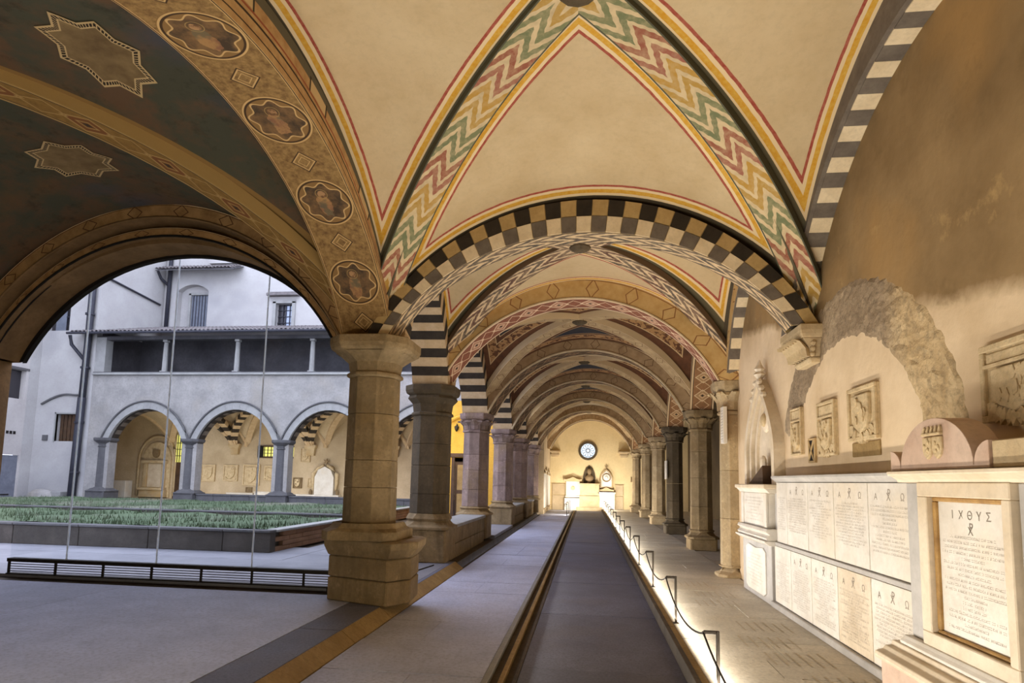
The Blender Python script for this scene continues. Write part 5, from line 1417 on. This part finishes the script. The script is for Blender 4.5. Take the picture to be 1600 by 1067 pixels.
for k, x in enumerate((-21.7, -16.75, -11.5)):
    cb = empty('striped_springer', (x, 35.4, 2.85), ['corbel with striped vault ribs behind the middle arch', 'corbel with striped vault ribs behind the third arch', 'corbel with striped ribs seen past the near pier'][k], 'corbel', 'striped springers of the opposite walk')
    mk('corbel_stone', MB().loft([[(x-w, 35.52, z), (x-w, 35.5-w*.9, z), (x+w, 35.5-w*.9, z), (x+w, 35.52, z)] for w, z in ((.24, 2.85), (.26, 3.2), (.36, 3.36), (.38, 3.5))]), 'sand', cb, bev=.01)
    striped_rib((x, 35.2, 3.5), (x-.5, 34.2, 5.0), (x-2.45, 32.9, 5.4), 11, cb)
    striped_rib((x, 35.2, 3.5), (x+.5, 34.2, 5.0), (x+2.45, 32.9, 5.4), 11, cb)
    striped_rib((x, 35.2, 3.5), (x, 34.2, 5.2), (x, 31.0, 5.3), 11, cb)
Pb = lambda a, b, h: (a, 35.5-h*2.2, b)
def brelief(x0, x1, z0, z1, lab, seed, **k):
    return relief(x0, x1, z0, z1, lab, seed, P=Pb, group='plaques of the opposite walk', parent_name='wall_relief', **k)
brelief(-23.9, -22.95, 1.15, 2.2, 'dim square plaque at the doorway of the opposite walk', 11, charges=5, wreath=False)
brelief(-22.4, -21.45, 1.2, 2.2, 'plaque with a round wreath in the opposite walk', 12, charges=6)
brelief(-21.1, -20.0, .95, 2.25, 'large framed plaque in the middle of the opposite walk', 13, charges=6, wreath=False)
brelief(-19.7, -18.6, 1.3, 2.2, 'wide carved plaque left of the third grey pier', 14, charges=6)
brelief(-17.8, -17.25, .85, 1.5, 'small dark shield plaque on the wall behind the third arch', 15, charges=5, wreath=False, m='relief_dark')
brelief(-16.85, -16.4, .9, 1.48, 'tiny shield plaque beside the draped monument', 16, charges=3, wreath=False)
brelief(-17.4, -16.8, 2.45, 3.3, 'framed plaque under the corbel, behind the third arch', 17, charges=4, wreath=False)
brelief(-20.85, -20.45, .55, .85, 'very small square plaque low on the opposite wall', 18, charges=0, shield=False, wreath=False, m='relief_dark')
for k, (a, b) in enumerate(((-21.9, -20.2), (-20.1, -19.1), (-19.0, -17.9), (-17.8, -16.5))):
    t = empty('wall_bench', ((a+b)/2, 35.3, 0), 'pale stone bench block along the opposite wall, %s from the doorway' % ['first', 'second', 'third', 'fourth'][k], 'bench', 'benches of the opposite walk')
    box('seat_stone', a, b, 35.1, 35.5, .04, .44+.1*(k == 1), 'marble', t, bev=.01); box('top_slab', a-.02, b+.02, 35.06, 35.5, .44+.1*(k == 1), .5+.1*(k == 1), 'marble', t, bev=.01)
wg = empty('window_7', (-19.5, 35.4, 2.74), kind='structure')
box('window_frame', -20.2, -17.9, 35.40, 35.52, 2.66, 2.76, 'wood', wg, bev=0); box('window_frame', -20.2, -17.9, 35.40, 35.52, 3.34, 3.42, 'wood', wg, bev=0); box('window_frame', -20.2, -19.85, 35.36, 35.52, 2.7, 3.4, 'dark', wg, bev=0)
box('pane', -19.85, -17.9, 35.46, 35.52, 2.76, 3.34, 'winlit', wg, bev=0)
for k in range(9): box('window_bar', -19.8+.22*k, -19.76+.22*k, 35.42, 35.45, 2.76, 3.34, 'iron', wg, bev=0)
for z in (2.95, 3.15): box('window_bar', -19.85, -17.9, 35.42, 35.45, z-.015, z+.015, 'iron', wg, bev=0)
# draped monument behind the third arch
dm = empty('draped_monument', (-15.7, 35.3, 0), 'white monument with carved drapery and star finial behind the third arch', 'monument')
box('base_block', -16.55, -14.85, 35.05, 35.5, .04, .4, 'marble', dm, bev=.01); box('shelf', -16.7, -14.7, 35.0, 35.5, .4, .5, 'marble', dm, bev=.01)
mk('tablet', MB().prism([(-16.3, .5), (-15.1, .5), (-15.1, 1.55), (-15.3, 2.0), (-15.7, 2.2), (-16.1, 2.0), (-16.3, 1.55)], Pb, -.01, .18), 'marble', dm, bev=.01)
for s in (-1, 1):
    mk('drapery', MB().tube([(-15.7+s*.1, 35.25, 2.28), (-15.7+s*.45, 35.25, 2.1), (-15.7+s*.72, 35.25, 1.75), (-15.7+s*.74, 35.25, 1.2), (-15.7+s*.7, 35.25, .75)], [.09, .12, .13, .10, .06], 8), 'relief', dm, smooth=True)
    mk('tassel', MB().ball((-15.7+s*.85, 35.2, .62), .14, 8, 6, (.8, .8, 1.6)), 'relief_dark', dm)
mk('star_finial', MB().loft([[(-15.7+r*math.cos(a), 35.28, 2.5+r*math.sin(a)) for a, r in [(k*pi/5, .2 if k % 2 == 0 else .08) for k in range(10)]], [(-15.7+r*math.cos(a), 35.36, 2.5+r*math.sin(a)) for a, r in [(k*pi/5, .2 if k % 2 == 0 else .08) for k in range(10)]]]), 'relief_dark', dm)
# arched tomb behind the leftmost arch
at_ = empty('arched_tomb', (-28.4, 35.3, 0), 'grey arched tomb with a tall framed tablet behind the leftmost arch', 'tomb')
def gp(x, z): return (x+3.2, z)
ox = -26.9
arc = [(ox-.95, 2.4)]+[(ox+.95*math.cos(pi*k/16), 2.4+1.15*math.sin(pi*k/16)) for k in range(16, -1, -1)]+[(ox+.95, .1), (ox-.95, .1)]
arc2 = [(ox+1.25*math.cos(pi*k/20), 2.4+1.5*math.sin(pi*k/20)) for k in range(21)]
mk('tomb_back', MB().prism(arc[1:], Pb, -.01, .06), 'relief', at_)
mk('arch_moulding', MB().tube([(x, 35.42, z) for x, z in [(ox+1.25, .2)]+arc2+[(ox-1.25, .2)]], .09, 6), 'sand', at_, smooth=True)
for a, b, c, d_, h in ((-.8, .8, .55, .7, .3), (-.7, -.5, .7, 2.2, .16), (.5, .7, .7, 2.2, .16), (-.8, .8, 2.2, 2.38, .22), (-.85, .85, .1, .55, .2)): mk('frame', MB().prism([(ox+a, c), (ox+b, c), (ox+b, d_), (ox+a, d_)], Pb, .0, h), 'sand', at_, bev=.01)
mk('tablet', MB().prism([(ox-.48, .72), (ox+.48, .72), (ox+.48, 2.18), (ox-.48, 2.18)], Pb, .0, .1), 'marble_ivory', at_)
mk('shield', MB().prism(shield_poly(ox, 3.05, .4, .5), Pb, .05, .15), 'relief_dark', at_, bev=.01)
box('small_table', -29.1, -28.3, 34.6, 35.2, .04, 1.1, 'marble', label='white block beside the arched tomb', cat='stone block', bev=.02)
# doorway with a glowing window inside the opposite walk
dw = empty('door_2', (-24.8, 35.4, 0), kind='structure')
box('door_opening', -25.7, -25.0, 35.38, 35.52, .04, 3.0, 'wood', dw, bev=0); box('lit_jamb', -24.5, -23.95, 35.36, 35.52, .6, 4.0, 'cream_wall', dw, bev=0)
box('window_glow', -25.6, -25.05, 35.34, 35.4, 2.3, 4.0, 'winlit', dw, bev=0)
for x in (-25.5, -25.35, -25.2): box('window_bar', x-.02, x+.02, 35.30, 35.34, 2.3, 4.0, 'iron', dw, bev=0)
for z in (2.7, 3.1, 3.5): box('window_bar', -25.6, -25.05, 35.30, 35.34, z-.02, z+.02, 'iron', dw, bev=0)
for i, o in enumerate(D.objects):
    pass
